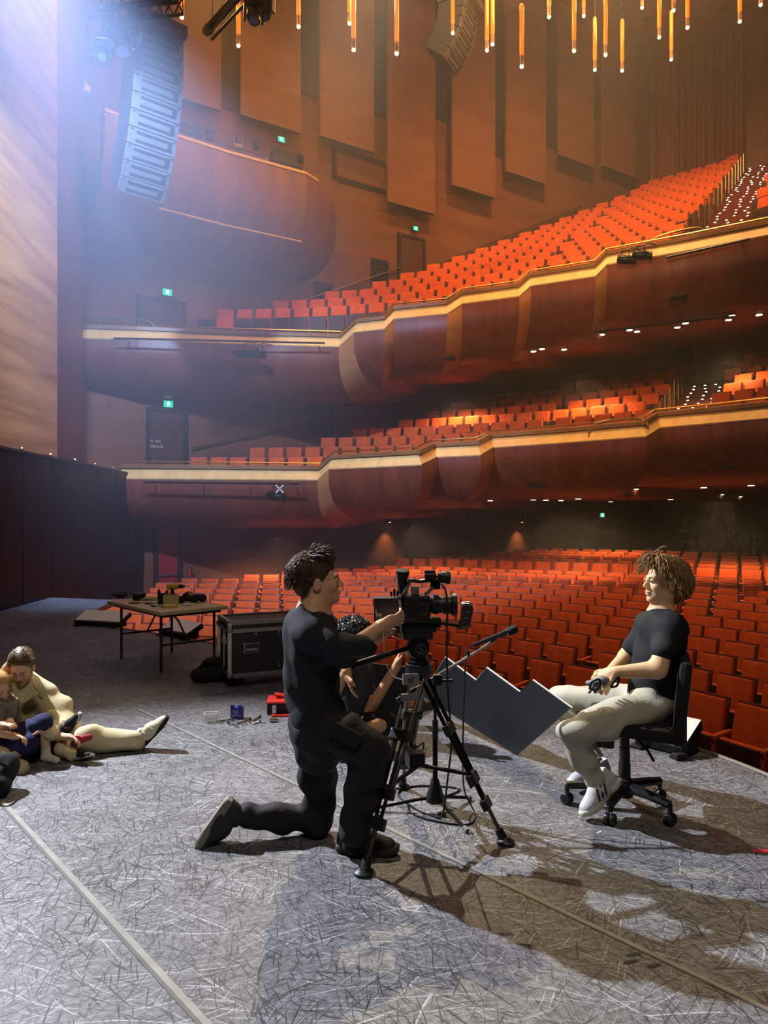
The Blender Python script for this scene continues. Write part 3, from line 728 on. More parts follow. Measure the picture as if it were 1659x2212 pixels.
# downlights in the soffits
def downlights(root, pts, zf):
    for px, py in pts:
        p = zf(px, py)
        if p is None: continue
        o = MB().cyl(p+V((0,0,-.03)), p+V((0,0,.02)), .10, n=12).build('downlight_ring', M_FRAME, root)
        MB().cyl(p+V((0,0,-.04)), p+V((0,0,-.025)), .075, n=12).build('downlight_lens', M_DL, o)
def soff(pl, mi, extra, dz):
    rear = rear_to(extra, dz)
    def f(px, py):
        r = (px-CX)/F; v = (HY-py)/F; best = None
        for i in range(len(pl)-1):
            for t in (.1,.3,.5,.7,.9):
                p = pl[i].lerp(pl[i+1], t); m = mi[i].lerp(mi[i+1], t); a = p+m*1.15+V((0,0,-1.74)); b = rear(a, p)
                for u in range(0, 41):
                    q = a.lerp(b, u/40); e = abs(q.x/q.y-r)+abs((q.z-CH)/q.y-v)
                    if best is None or e < best[0]: best = (e, q)
        return best[1] if best[0] < .02 else None
    return f
downlights(upper, [(1166,741),(1218,735),(1153,744),(1205,720),(1360,718),(1375,713),(1300,710),(1437,663),(1480,688),(1463,688),(1524,647),(1574,670),(1613,634),(1642,660),(1570,690)], soff(UPPER, umi, [(RA, RD)], .12))
downlights(circle, [(1058,1080),(1150,1069),(1178,1052),(1212,1050),(1318,1081),(1250,1058),(1372,1045),(1447,1077),(1518,1032),(1560,1069),(1597,1072),(1620,1024)], soff(CIRCLE, cmi, [], .012))

# ================================================================ hung from the ceiling
M_TUBE = None
def tube_mat():
    m = bpy.data.materials.new('amber_glass_tube'); m.use_nodes = True; N, L = nt(m); b = N['Principled BSDF']
    b.inputs['Base Color'].default_value = (.8,.12,.01,1); b.inputs['Roughness'].default_value = .2
    lw_ = N.new('ShaderNodeLayerWeight'); lw_.inputs[0].default_value = .35
    r = N.new('ShaderNodeValToRGB'); r.color_ramp.elements[0].color = (1,.22,.015,1); r.color_ramp.elements[1].color = (.75,.04,.003,1); L.new(lw_.outputs['Facing'], r.inputs[0])
    L.new(r.outputs[0], b.inputs['Emission Color']); b.inputs['Emission Strength'].default_value = 1.15; return m
M_TUBE = tube_mat(); M_BULB = emitter('lamp_bulb', (1,.82,.5,1), 45); M_CLEAR = glass('lamp_clear_glass', (.8,.5,.3,1), .05, .3)
pend = thing('pendant_lamp', (0,0,0), 'x', 'lamp', 'amber tube pendant lamps')
MB().lathe((0,0,.30), (0,0,1), [(0,.042),(.02,.05),(1.04,.05),(1.09,.038),(1.11,.012)], 12).build('amber_tube', M_TUBE, pend, True)
MB().tube([(0,0,.04),(0,0,.30)], .046, 12, caps=False).build('clear_glass', M_CLEAR, pend, True)
MB().lathe((0,0,.09), (0,0,1), [(0,.014),(.05,.018),(.16,.012),(.21,.012)], 8).build('lamp_holder', M_FRAME, pend)
MB().ball((0,0,.045), .036, 12).build('bulb', M_BULB, pend, True)
MB().cyl((0,0,1.40), (0,0,12), .006, n=5).build('cable', M_FRAME, pend)
ORG.pop('pendant_lamp')
LAMPS = [(393,38,15.5,'leftmost amber pendant lamp, only its lower end showing beside the big speaker'), (515,99,15.5,'amber pendant lamp hanging just under the slanted lighting bar'), (645,58,15.5,'amber pendant lamp right of the moving-light cluster'),
 (755,51,15.5,'shorter of two amber pendant lamps hanging close together left of the longest panel'), (764,108,15,'longer of two amber pendant lamps hanging close together left of the longest panel'), (857,116,15,'amber pendant lamp in front of the longest wall panel'),
 (978,72,18,'amber pendant lamp touching the left side of the small speaker array'), (1052,109,17,'left of two amber pendant lamps just right of the small speaker array'), (1064,96,17,'right of two amber pendant lamps just right of the small speaker array'), (1127,144,15.3,'amber pendant lamp seen whole in front of the sixth wall panel'),
 (1186,37,17,'amber pendant lamp cut off high above the gap left of the seventh panel'), (1240,110,16.5,'amber pendant lamp in front of the seventh wall panel, reaching the frame top'), (1261,35,19,'short amber pendant lamp end between two longer ones, upper right'), (1285,151,18.2,'amber pendant lamp seen whole, left of the pair of lowest ones'),
 (1308,119,17,'amber pendant lamp between the two lowest pendants, reaching the frame top'), (1344,153,18.6,'amber pendant lamp seen whole, right of the pair of lowest ones'), (1387,17,19,'pendant lamp whose bulb just shows above the curtain corner'), (1424,81,18,'long amber pendant lamp left of the curtain top'),
 (1450,129,19.5,'lowest amber pendant lamp in front of the curtain'), (1455,23,17.5,'short amber pendant lamp end directly above the lowest one by the curtain'), (1485,60,17.5,'amber pendant lamp with a bright bulb over the middle of the curtain'), (1598,47,18,'amber pendant lamp over the right edge of the curtain'), (1643,11,18,'pendant lamp bulb at the top right corner')]
for i, (px, py, Y, lab) in enumerate(LAMPS):
    o = pend if i == 0 else copy_tree(pend); p = P(px, py, Y); o.location = p-V((0,0,.045)); o['label'] = lab
    for c in o.children:
        if c.name.startswith('cable'): c.scale = (1,1,(CEIL_Z-o.location.z)/12)
# light of the pendants on the ceiling and walls
for i, (px, Y) in enumerate(((450,15.5), (810,15.3), (1090,16.5), (1300,17.5), (1480,18.5))): point('pendant_glow', P(px, -40, Y), 340, (1,.48,.14), .5)

M_ARR = mat('array_grey_front', rgb(84,82,78), .5, var=.1); M_ARRD = mat('array_black', rgb(26,25,26), .6); M_SLOT = mat('array_slot', rgb(14,13,14), .8)
def array(name, c0, yaw, W, H, D, n, p0, dp, label):
    """line array of n cabinets from the top down; yaw: heading of the front, pitch grows by dp for each cabinet"""
    root = thing(name, c0, label, 'speaker'); r = V((math.cos(yaw), math.sin(yaw), 0)); nrm = V((math.sin(yaw), -math.cos(yaw), 0)); p = V(c0); pitch = p0
    for i in range(n):
        cp, sp = math.cos(pitch), math.sin(pitch); up = V((0,0,1))*cp + nrm*sp; out = nrm*cp - V((0,0,1))*sp
        R = Matrix((r, -out, up)).transposed(); c = p-up*H/2
        cab = MB().box(c-out*D/2, (W*.97,D,H*.93), R, .02).build('cabinet', M_ARRD, root)
        fr = MB().box(c+out*.005, (W,.03,H*.95), R, .012).build('cabinet_front', M_ARR, cab)
        sl = MB()
        for s in (.26, -.22): sl.box(c+out*.022+R@V((.02*W,0,s*H)), (W*.72,.012,H*.15), R)
        sl.box(c+out*.022+R@V((.36*W,0,.02*H)), (W*.09,.012,H*.62), R)
        for s in (-.44,.44): sl.box(c+out*.024+R@V((s*W,0,.40*H)), (W*.05,.012,H*.07), R)
        sl.build('horn_slot', M_SLOT, cab)
        p = p-up*H; pitch += dp
    t = V(c0); R = Matrix((r, -nrm, V((0,0,1)))).transposed()
    MB().box(t+V((0,0,.16))-nrm*D*.4, (W*1.05,D*1.3,.22), R, .02).build('fly_frame', M_ARR, root)
    mb = MB(); q = t-nrm*D*.4
    for s in (-.3,.3): mb.tube([q+r*W*s+V((0,0,.25)), V((q.x,q.y,t.z+1.3)), V((q.x,q.y,CEIL_Z))], .02, 6)
    mb.box(q+V((0,0,1.2)), (.3,.3,.5), R, .04); mb.build('chain_hoist', M_ARRD, root)
    return root
array('line_array_speaker', P(344,74,13), math.radians(40), .92, .292, .70, 10, -.06, .085, 'large curved grey line-array speaker hanging at upper left in the blue haze')
array('line_array_speaker', P(1018,12,19), math.radians(62), .95, .27, .75, 6, .10, .115, 'smaller line-array speaker hanging near the top centre of the hall')

def moving_head(loc, s, label, yaw=0, tilt=.5, group='moving lights', up=1, m=MBLK):
    root = thing('moving_light', loc, label, 'stage light', group); loc = V(loc); R = Rz(yaw)
    MB().box(loc+V((0,0,.07*s*up)), (.30*s,.26*s,.14*s), R, .02).build('light_base', m, root)
    mb = MB()
    for k in (-1,1): mb.box(loc+R@V((k*.16*s,0,.30*s*up)), (.05*s,.12*s,.34*s), R, .015)
    mb.box(loc+V((0,0,.16*s*up)), (.36*s,.14*s,.05*s), R); mb.build('yoke', m, root)
    d = R@V((0,-math.cos(tilt),-math.sin(tilt))); c = loc+V((0,0,.38*s*up))
    hd = MB().lathe(c-d*.20*s, d, [(0,.07*s),(.04*s,.12*s),(.2*s,.13*s),(.32*s,.12*s),(.36*s,.10*s)], 14).build('light_head', m, root, True)
    MB().cyl(c+d*.161*s, c+d*.168*s, .085*s, n=14).build('lens', mat('dark_lens', rgb(60,66,80), .08, spec=.8), hd)
    return root
YB = [18.8, 19.0, 19.15, 19.3]
for i, (px, py) in enumerate(((386,283),(408,291),(428,297),(452,304))): moving_head(P(px,py,YB[i]), .62, '%s of four moving lights on the lighting box rail, counting from the left' % ORD[i], .5, .2)
moving_head(P(515,322,19.8), .7, 'angled brass-coloured profile light right of the four moving lights', .2, -.9, m=mat('bronze_lamp', rgb(120,96,60), .4, .5))
moving_head(P(553,324,20.1), .5, 'small dark light on the box rail left of the exit sign', .4, .3)
moving_head(P(650,352,21.0), .5, 'small dark light at the right end of the box rail', .6, .3)
mb = MB(); a = P(583,338,21.4); mb.box(a+V((.5,.15,-.05)), (1.0,.3,.4), Rz(.5), .03)
tag(mb.build('equipment_case', mat('rack_brown', rgb(40,26,22), .6), loc=a), 'dark equipment case on the lighting box below the exit sign', 'case')
# lighting bar and clusters near the top edge
a, b = P(446,68,14.0), P(560,-60,13.0); root = thing('lighting_bar', a, 'slanted dark lighting bar with a round end at the top of the frame', 'lighting bar')
MB().cyl(a, b, .085, n=14).build('bar', MBLK, root, True); MB().tube([a+V((.10,0,-.16)), b+V((.14,0,-.16))], .03, 8).build('lower_pipe', MBLK, root, True)
mb = MB(); mb.lathe(a-(b-a).normalized()*.06, b-a, [(0,.02),(.02,.08),(.1,.10),(.2,.10)], 14); mb.build('end_cap', BLK, root, True)
mb = MB()
for t in (.12,.4,.7): q = a.lerp(b, t); mb.tube([q, q+V((0,0,CEIL_Z-q.z))], .012, 5)
mb.parts('hanger', MBLK, root)
moving_head(P(548,-8,13.2), 1.0, 'left black moving light hanging upside down right of the slanted bar', .3, 1.0, 'clustered moving lights', -1)
moving_head(P(574,-20,13.4), 1.0, 'right black moving light hanging upside down right of the slanted bar', -.5, 1.2, 'clustered moving lights', -1)
# truss behind the big array with lights on it
a, b = P(215,18,12.2), P(390,0,12.8); root = thing('truss', a, 'dark lighting truss at the top of the big speaker array', 'truss'); mb = MB()
for dy, dz in ((-.15,-.15), (.15,-.15), (-.15,.15), (.15,.15)): mb.tube([a+V((0,dy,dz)), b+V((0,dy,dz))], .03, 6)
mb.parts('chord', MBLK, root); mb = MB()
for k in range(9):
    q = a.lerp(b, k/8); e = a.lerp(b, min(1,(k+1)/8))
    mb.tube([q+V((0,-.15,-.15)), e+V((0,-.15,.15))], .015, 5); mb.tube([q+V((0,.15,-.15)), e+V((0,.15,.15))], .015, 5); mb.tube([q+V((0,-.15,-.15)), q+V((0,.15,-.15))], .015, 5)
mb.build('lacing', MBLK, root)
mb = MB()
for t in (.1,.9): q = a.lerp(b, t); mb.tube([q, V((q.x,q.y,CEIL_Z))], .015, 5)
mb.parts('hanger', MBLK, root)
for i, (px, py, s) in enumerate(((240,30,1.0), (268,45,1.15), (292,28,1.0))): moving_head(P(px,py,12.3+.1*i), s, '%s of three dark moving lights hanging under the truss, from the left' % ORD[i], .4*i-.3, 1.1, 'truss lights', -1)
dm = moving_head(P(222,78,12.25), .8, 'lowest dark moving light left of the big speaker array in haze', .2, .9, 'truss lights', -1)
MB().cyl(P(222,78,12.25)-V((0,0,.02)), P(222,16,12.25), .02, n=8).build('drop_pole', MBLK, dm)
o = MB(); q = P(186,200,16.5); o.lathe(q, (0,0,1), [(0,.10),(.14,.09),(.20,.04),(.24,.02)], 10); tag(o.build('wall_lamp', WHT, loc=q, smooth=True), 'small white wall lamp in the haze left of the big array', 'lamp')
# lights and pipes on the balcony fronts
def front_pipe(root, x0, y0, x1, y1, Y0, Y1):
    a, b = P(x0,y0,Y0), P(x1,y1,Y1); MB().tube([a, b], .03, 6).build('lighting_pipe', MBLK, root)
    mb = MB(); 
    for t in (.05,.35,.65,.95): q = a.lerp(b, t); mb.tube([q, q+V((0,.25,.08))], .02, 5)
    mb.parts('pipe_bracket', MBLK, root)
front_pipe(upper, 245,731,702,741,18.75,19.55); front_pipe(circle, 310,1042,648,1045,18.65,19.1); front_pipe(upper, 1440,556,1620,516,17.0,16.1)
def fixture(px, py, Y, label, s=1):
    c = P(px, py, Y); root = thing('balcony_light', c, label, 'stage light', 'lights on the balcony fronts')
    MB().lathe(c+V((-.22*s,0,0)), (1,-.25,-.15), [(0,.08*s),(.06*s,.11*s),(.3*s,.11*s),(.4*s,.09*s),(.46*s,.11*s)], 12).build('lamp_body', MBLK, root, True)
    MB().tube([c+V((-.1*s,0,-.12*s)), c+V((-.1*s,0,.2*s)), c+V((.08*s,0,.22*s)), c+V((.08*s,0,-.12*s))], .015*s, 5).build('yoke', MBLK, root)
    MB().tube(arc([c+V((0,0,.2*s)), c+V((.15*s,0,.28*s)), c+V((.4*s,.05,.24*s))]), .012*s, 5).build('cable', MBLK, root)
fixture(524,762,19.2,'left of two dark lamps clamped to the upper balcony front'); fixture(556,764,19.25,'right of two dark lamps clamped to the upper balcony front')
fixture(597,1070,18.75,'dark lamp hanging from the circle front beside a white cross of tape',1.1)
fixture(1352,560,17.5,'small lamp under the upper balcony rim, right of the last step'); fixture(1385,550,17.3,'second small lamp under the upper balcony rim, farther right')
c = P(604,1056,18.6); mb = MB()
for a in (.8,-.8): mb.box(c, (.28,.01,.035), Matrix.Rotation(a,3,'Y'))
tag(mb.build('tape_cross', WHT, loc=c), 'white tape cross on the lamp below the circle front', 'tape')
for i, (px, py, Y, root) in enumerate(((1213,702,19.5,upper),(1465,640,17.2,upper),(965,775,19.6,upper),(1160,1052,18.9,circle),(1345,1044,17.9,circle),(1570,1011,16.6,circle))):
    MB().box(P(px,py,Y), (.42,.3,.06), Rz(-.5)).build('soffit_grille', M_SLOT, root)
MB().tube([P(1140,735,19.5), P(1590,682,17.6)], .03, 5).build('soffit_slot', M_SLOT, upper)
# fire extinguisher and lamp glow by the stalls side wall
c = on_wall(410,1265,.2); root = thing('fire_extinguisher', c, 'red fire extinguisher on the side wall right of the red door', 'extinguisher')
MB().lathe(c, (0,0,1), [(0,.07),(.02,.085),(.42,.085),(.5,.05),(.52,.03)], 12).build('cylinder', M_REDDOOR, root, True); MB().tube([c+V((0,0,.5)), c+V((.08,-.05,.56)), c+V((.1,-.08,.3))], .02, 6).build('hose', BLK, root)

# wall washers under the circle
for px in (652, 842, 1128):
    p = on_wall(px, 1128, .30); w_ = thing('wall_washer', p, {652: 'small downlight throwing a warm pool on the stalls side wall behind the cameraman', 842: 'small downlight on the stalls side wall above the film camera', 1128: 'small downlight on the stalls wall left of the dark double doors'}[px], 'downlight', 'wall washers')
    MB().cyl(p, p+V((0,0,.12)), .05, n=12).build('can', M_FRAME, w_, True); MB().tube([p+V((0,0,.06)), p+V((0,0,.06))-WN*.30], .015, 6).build('arm', M_FRAME, w_)
    MB().cyl(p-V((0,0,.004)), p+V((0,0,.002)), .04, n=12).build('lens', M_DL, w_); spot('wall_washer_light', p-V((0,0,.03)), p-V((0,0,3))-WN*.25, 90, (1,.72,.34), 75, .9, .04)

# ================================================================ things on the stage
# ---------------------------------------------------------------- folding table
TZ = .65; A, B, C_ = G(230,1297,TZ), G(345,1322,TZ), G(495,1308,TZ); D_ = A+C_-B
u, w = (B-A).normalized(), (C_-B).normalized(); Lt, Wt = (B-A).length, (C_-B).length; TR = frame(u); ctr = (A+C_)/2
M_TT = mat('table_top_cream', rgb(188,178,140), .5, var=.06, vscale=12); M_TL = mat('table_leg_grey', rgb(52,50,48), .4, .4)
tab = thing('folding_table', V((ctr.x,ctr.y,0)), 'cream plastic folding table on thin grey legs, loaded with tools', 'table')
MB().box(ctr+V((0,0,-.022)), (Lt,Wt,.045), TR, .02).build('table_top', M_TT, tab, True)
MB().box(ctr+V((0,0,-.055)), (Lt-.12,Wt-.12,.03), TR).build('apron', M_TL, tab)
lg = {}
for i in (0,1):
    for j in (0,1):
        q = A+u*(.20 if i == 0 else Lt-.16)+w*(.09 if j == 0 else Wt-.09); lg[(i,j)] = q
        MB().tube([q+V((0,0,-.05)), V((q.x,q.y,0))], .015, 8).build('leg', M_TL, tab, True)
for i in (0,1):
    q0, q1 = lg[(i,0)], lg[(i,1)]; MB().tube([V((q0.x,q0.y,.28)), V((q1.x,q1.y,.28))], .012, 6).build('crossbar', M_TL, tab)
    m0 = (q0+q1)/2; e = ctr; MB().tube([V((m0.x,m0.y,.28)), m0.lerp(e,.45)+V((0,0,-.16)), e+V((0,0,-.05))], .011, 6).build('brace', M_TL, tab)
def T(a, b, z=0): return A+u*Lt*a+w*Wt*b+V((0,0,z))
# tools on the table
M_YEL = mat('drill_yellow', rgb(190,170,50), .45); M_NAVY = mat('navy_plastic', rgb(22,26,44), .5); M_BEIGE = mat('beige_card', rgb(196,180,132), .7)
def drill(c, R, label, body, s=1.0):
    c = V(c); root = thing('cordless_drill', c, label, 'drill')
    MB().box(c+R@V((0,0,.025*s)), (.10*s,.07*s,.05*s), R, .012).build('battery', BLK, root)
    MB().box(c+R@V((0,0,.10*s)), (.042*s,.036*s,.12*s), R@Matrix.Rotation(-.15,3,'Y'), .012).build('grip', BLK, root)
    MB().lathe(c+R@V((-.07*s,0,.18*s)), R@V((1,0,0)), [(0,.02*s),(.01*s,.036*s),(.12*s,.036*s),(.14*s,.030*s)], 12).build('motor_body', body, root, True)
    MB().lathe(c+R@V((.07*s,0,.18*s)), R@V((1,0,0)), [(0,.026*s),(.03*s,.026*s),(.06*s,.014*s),(.07*s,.014*s)], 10).build('chuck', BLK, root, True)
    MB().cyl(c+R@V((.13*s,0,.18*s)), c+R@V((.20*s,0,.18*s)), .004*s, n=6).build('drill_bit', CHR, root)
R1 = frame(V((1,.1,0)))
def onT(px, py, up=0): p = G(px, py, TZ); return p+V((0,0,up))
cb = thing('parts_box', onT(368,1307), 'small beige card box full of parts in the middle of the table', 'box'); c = onT(368,1307)
mb = MB(); s_, h_ = .145, .105
for dx, dy, sx, sy in ((-.5,0,.004,1),(.5,0,.004,1),(0,-.5,1,.004),(0,.5,1,.004)): mb.box(c+R1@V((dx*s_,dy*s_*.7+.05,h_/2)), (s_ if sx == 1 else .005, s_*.7 if sy == 1 else .005, h_), R1)
mb.box(c+R1@V((0,.05,.004)), (s_,s_*.7,.006), R1); mb.build('box_walls', M_BEIGE, cb)
mb = MB()
for k in range(7): mb.cyl(c+R1@V((-.05+.016*k,.03+.006*(k%3),.05)), c+R1@V((-.06+.018*k,.06-.008*(k%2),.115+.004*(k%3))), .006, n=6)
mb.build('contents', ALU, cb)
drill(onT(366,1302)+V((.0,.12,0)), R1, 'yellow and black cordless drill standing behind the beige box', M_YEL, .95)
drill(onT(318,1290,.0)+V((-.35,.08,0)), frame(V((-.8,-.2,0)))@Matrix.Rotation(1.5,3,'X'), 'black cordless drill lying at the left end of the table', BLK, .9)
c = onT(298,1297)+V((.0,.05,0)); rt = thing('tape_roll', c, 'stack of two wide black tape rolls at the left of the table', 'tape'); 
for k in range(2): MB().lathe(c+V((0,0,.04*k)), (0,0,1), [(0,.035),(0,.075),(.038,.075),(.038,.035)], 20).build('roll', BLK, rt, 30)
c = onT(348,1306)+V((0,.03,0)); ct = thing('tool_pouch', c, 'dark navy pouch with two pointed corners left of the beige box', 'pouch')
MB().prism([c+V((-.045,0,0)), c+V((.045,0,0)), c+V((.05,0,.12)), c+V((.042,0,.155)), c+V((.03,0,.118)), c+V((-.03,0,.118)), c+V((-.045,0,.16)), c+V((-.05,0,.12))], (0,.06,0)).build('pouch_body', M_NAVY, ct)
MB().box(c+V((0,-.006,.05)), (.07,.012,.06), None, .004).build('pocket', M_NAVY, ct)
c = onT(367,1311)+V((0,-.03,0)); ty = thing('tape_roll', c, 'yellow tape roll lying flat in front of the beige box', 'tape'); MB().lathe(c, (0,0,1), [(0,.045),(0,.085),(.024,.085),(.024,.045)], 22).build('roll', mat('yellow_tape', rgb(200,184,90), .5), ty, 30)
c = onT(410,1302); bg = thing('tool_bag', c, 'crumpled black tool bag at the right of the table', 'bag'); mb = MB()
for k in range(6): mb.ball(c+V((-.10+.045*k, .02*(k%2)+.04, .035+.012*((k*2)%3))), (.05,.055,.04+.008*(k%2)), 10)
mb.build('bag_body', mat('black_canvas', rgb(26,28,34), .8, bump=.3), bg, True); MB().box(c+V((.13,.03,.05)), (.035,.012,.03), Rz(.5), .004).build('bag_tag', WHT, bg); MB().tube(arc([c+V((-.08,.02,.07)), c+V((-.02,.0,.12)), c+V((.05,.02,.08))]), .008, 6).build('strap', BLK, bg)
c = onT(404,1309); mp = thing('plastic_bag', c, 'small clear bag of screws on the table edge', 'bag'); MB().ball(c+V((0,.02,.014)), (.07,.04,.018), 10).build('bag_film', glass('clear_film', (.9,.9,.85,1), .2, .45), mp, True); MB().box(c+V((.02,.02,.012)), (.05,.03,.012)).build('screws', CHR, mp)
for i, (px, py, l, a) in enumerate(((300,1304,.22,.1),(330,1305,.16,.5),(336,1311,.12,-.3),(395,1304,.10,.2))):
    c = onT(px, py); d = V((math.cos(a),math.sin(a),0))*l/2; root = thing('hand_tool', c, ['long thin tool lying at the left of the table', 'tool lying left of the navy pouch', 'short tool lying at the table front edge', 'short tool lying beside the black bag'][i], 'tool')
    MB().tube([c-d+V((0,0,.008)), c+V((0,0,.008))], .008, 6).build('handle', BLK, root); MB().tube([c+V((0,0,.008)), c+d+V((0,0,.008))], .004, 6).build('shaft', CHR, root)
c = onT(326,1297)+V((.02,.06,0)); root = thing('paper_stack', c, 'pale boards lying at the back of the table', 'board')
for k in range(3): MB().box(c+V((.02*k,0,.006+.012*k)), (.28,.16,.011), Rz(.1*k)).build('board', M_BEIGE, root)

# ---------------------------------------------------------------- flight case
c0 = V((-1.434,6.6,0)); fx = V((.912,.41,0)).normalized(); fy = V((-fx.y,fx.x,0)); FL, FD, FB, FT = .92, .50, .125, .615; FR = frame(fx)
fc = thing('flight_case', c0, 'black flight case with aluminium edges and a chalk arrow, on castors', 'case'); M_CASE = mat('case_laminate', rgb(30,33,38), .45, var=.15, vscale=30)
def FC(x, y, z): return c0+fx*x+fy*y+V((0,0,z))
MB().box(FC(FL/2,FD/2,(FB+FT)/2-.03), (FL-.01,FD-.01,FT-FB-.06), FR).build('case_body', M_CASE, fc)
lid = MB().box(FC(FL/2,FD/2,FT-.035), (FL-.01,FD-.01,.07), FR).build('lid', mat('lid_laminate', rgb(58,54,48), .5, var=.1), fc)
def edge_bar(mb, a, b, r=.018): mb.box((a+b)/2, ((b-a).length,.036,.036), frame(b-a, (0,0,1) if abs((b-a).normalized().z) < .9 else (1,0,0)))
mb = MB()
for z in (FB, FT-.075, FT):
    k = [FC(0,0,z), FC(FL,0,z), FC(FL,FD,z), FC(0,FD,z)]
    for i in range(4): edge_bar(mb, k[i], k[(i+1)%4])
for x, y in ((0,0),(FL,0),(FL,FD),(0,FD)): edge_bar(mb, FC(x,y,FB), FC(x,y,FT))
mb.parts('edge_profile', ALU, fc)
for x in (0,FL):
    for y in (0,FD):
        for z in (FB, FT-.06): MB().ball(FC(x,y,z), .034, 10).build('ball_corner', ALU, fc, True)
for x in (.20, .72):
    q = FC(x,-.004,.37); lt = MB().box(q, (.15,.012,.10), FR, .01).build('handle_dish', ALU, fc)
    MB().box(q-fy*.006, (.125,.012,.078), FR).build('dish_recess', mat('dish_dark', rgb(56,58,60), .4, .6), lt); MB().box(q-fy*.016+V((0,0,-.01)), (.115,.016,.030), FR, .007).build('grip', ALU, lt)
mb = MB()
for x in (.46,.475):
    for z in (.18,.20,.49,.51): mb.cyl(FC(x,-.006,z), FC(x,-.001,z), .005, n=6)
mb.parts('rivet', CHR, fc)
# chalk arrow on the end of the case
mb = MB(); M_CHALK = mat('chalk', rgb(206,206,200), .9)
for a, b in (((.26,.17),(.24,.53)), ((.24,.53),(.16,.40)), ((.24,.53),(.33,.38))): mb.tube([FC(-.004,a[0],a[1]), FC(-.004,(a[0]+b[0])/2+.01,(a[1]+b[1])/2), FC(-.004,b[0],b[1])], .0055, 5)
mb.build('chalk_arrow', M_CHALK, fc)
mb = MB(); mb.box(FC(.24,-.002,.52), (.03,.004,.006), FR@Matrix.Rotation(.6,3,'Y')); mb.box(FC(.245,-.002,.50), (.03,.004,.006), FR@Matrix.Rotation(.6,3,'Y')); mb.build('paint_mark', M_CHALK, fc)
for x in (.09, FL-.09):
    for y in (.09, FD-.09):
        cs = MB().box(FC(x,y,.095), (.07,.05,.05), FR, .01).build('castor_fork', ALU, fc); MB().lathe(FC(x+.02,y-.014,.045), -fy*-1, [(0,.043),(.004,.046),(.026,.046),(.03,.043)], 16).build('castor_wheel', BLK, cs, True)
# dark bag beside it
c = G(455,1472); root = thing('duffel_bag', c, 'slumped black bag on the floor at the left of the flight case', 'bag'); mb = MB()
for dx, dy, z, r in ((-.06,0,.07,(.14,.13,.075)), (.08,.06,.08,(.15,.14,.09)), (.0,.12,.12,(.13,.12,.10)), (-.02,.05,.16,(.07,.07,.05))): mb.ball(c+V((dx,dy,z)), r, 14)
mb.build('bag_body', mat('black_cloth', rgb(16,17,22), .9, bump=.4, bscale=14), root, True); MB().tube(arc([c+V((-.12,-.02,.12)), c+V((-.03,-.05,.2)), c+V((.08,0,.16))]), .012, 6).build('strap', BLK, root)
# ---------------------------------------------------------------- toolbox, tub, blue box, bolts
c = G(606,1545); root = thing('toolbox', c, 'open black toolbox with a red lid tray behind the cameraman', 'toolbox'); R = Rz(.08); M_RED = mat('toolbox_red', rgb(206,50,30), .45)
MB().box(c+R@V((.06,.12,.045)), (.34,.22,.09), R, .012).build('box_body', BLK, root)
MB().box(c+R@V((.06,.12,.098)), (.35,.23,.018), R, .006).build('red_tray', M_RED, root); MB().box(c+R@V((.04,.16,.118)), (.20,.08,.014), R@Matrix.Rotation(.15,3,'Y'), .004).build('red_insert', M_RED, root)
lt = MB().box(c+R@V((-.05,-.004,.055)), (.035,.014,.065), R, .004).build('latch', CHR, root); MB().box(c+R@V((-.05,-.016,.03)), (.03,.012,.022), R, .003).build('latch_tab', CHR, lt)
MB().box(c+R@V((.06,-.03,.008)), (.26,.05,.012), R).build('red_strip', M_RED, root)
c = G(456,1559); root = thing('plastic_tub', c, 'small clear plastic tub with a white rim and screws inside', 'tub'); R = Rz(.05)
mb = MB(); bt = [c+R@V(p) for p in ((-.042,-.03,.002),(.042,-.03,.002),(.042,.03,.002),(-.042,.03,.002))]; tp = [c+R@V(p) for p in ((-.05,-.037,.066),(.05,-.037,.066),(.05,.037,.066),(-.05,.037,.066))]
mb.add(bt+tp, [(0,1,2,3),(0,1,5,4),(1,2,6,5),(2,3,7,6),(3,0,4,7)]); mb.build('tub_wall', glass('frosted_plastic', (.85,.85,.82,1), .3, .5), root)
MB().tube(tp+[tp[0]], .004, 6).build('rim', WHT, root); MB().cyl(c+R@V((-.025,0,.022)), c+R@V((.03,.01,.026)), .016, n=12).build('foil_roll', ALU, root, True); MB().box(c+R@V((0,0,.014)), (.07,.04,.02), R).build('screws', CHR, root)
c = G(511,1553); root = thing('screw_box', c, 'upright blue card box with white print on the floor', 'box'); R = Rz(-.05); M_BLUE = mat('blue_card', rgb(44,48,140), .5)
MB().box(c+R@V((0,.02,.045)), (.095,.05,.09), R, .002).build('box_body', M_BLUE, root)
for s in (-1,1): MB().box(c+R@V((s*.03,-.008,.099)), (.035,.003,.022), R@Matrix.Rotation(.2*s,3,'X')).build('flap', M_BLUE, root)
mb = MB()
for z, wd_ in ((.066,.04),(.056,.05),(.046,.03)): mb.box(c+R@V((-.005,-.0055,z)), (wd_,.001,.003), R)
for k in range(4): mb.box(c+R@V((-.03+.02*k,-.0055,.028)), (.010,.001,.012), R)
mb.build('white_print', WHT, root)
def bolt(a, b, r, label):
    a, b = V(a), V(b); root = thing('bolt', a, label, 'bolt', 'loose bolts on the floor'); d = (b-a).normalized()
    MB().cyl(a+V((0,0,r)), b+V((0,0,r)), r*.6, n=8).build('shank', CHR, root, True); MB().cyl(a+V((0,0,r)), a+d*r*1.4+V((0,0,r)), r*1.15, n=6).build('bolt_head', CHR, root)
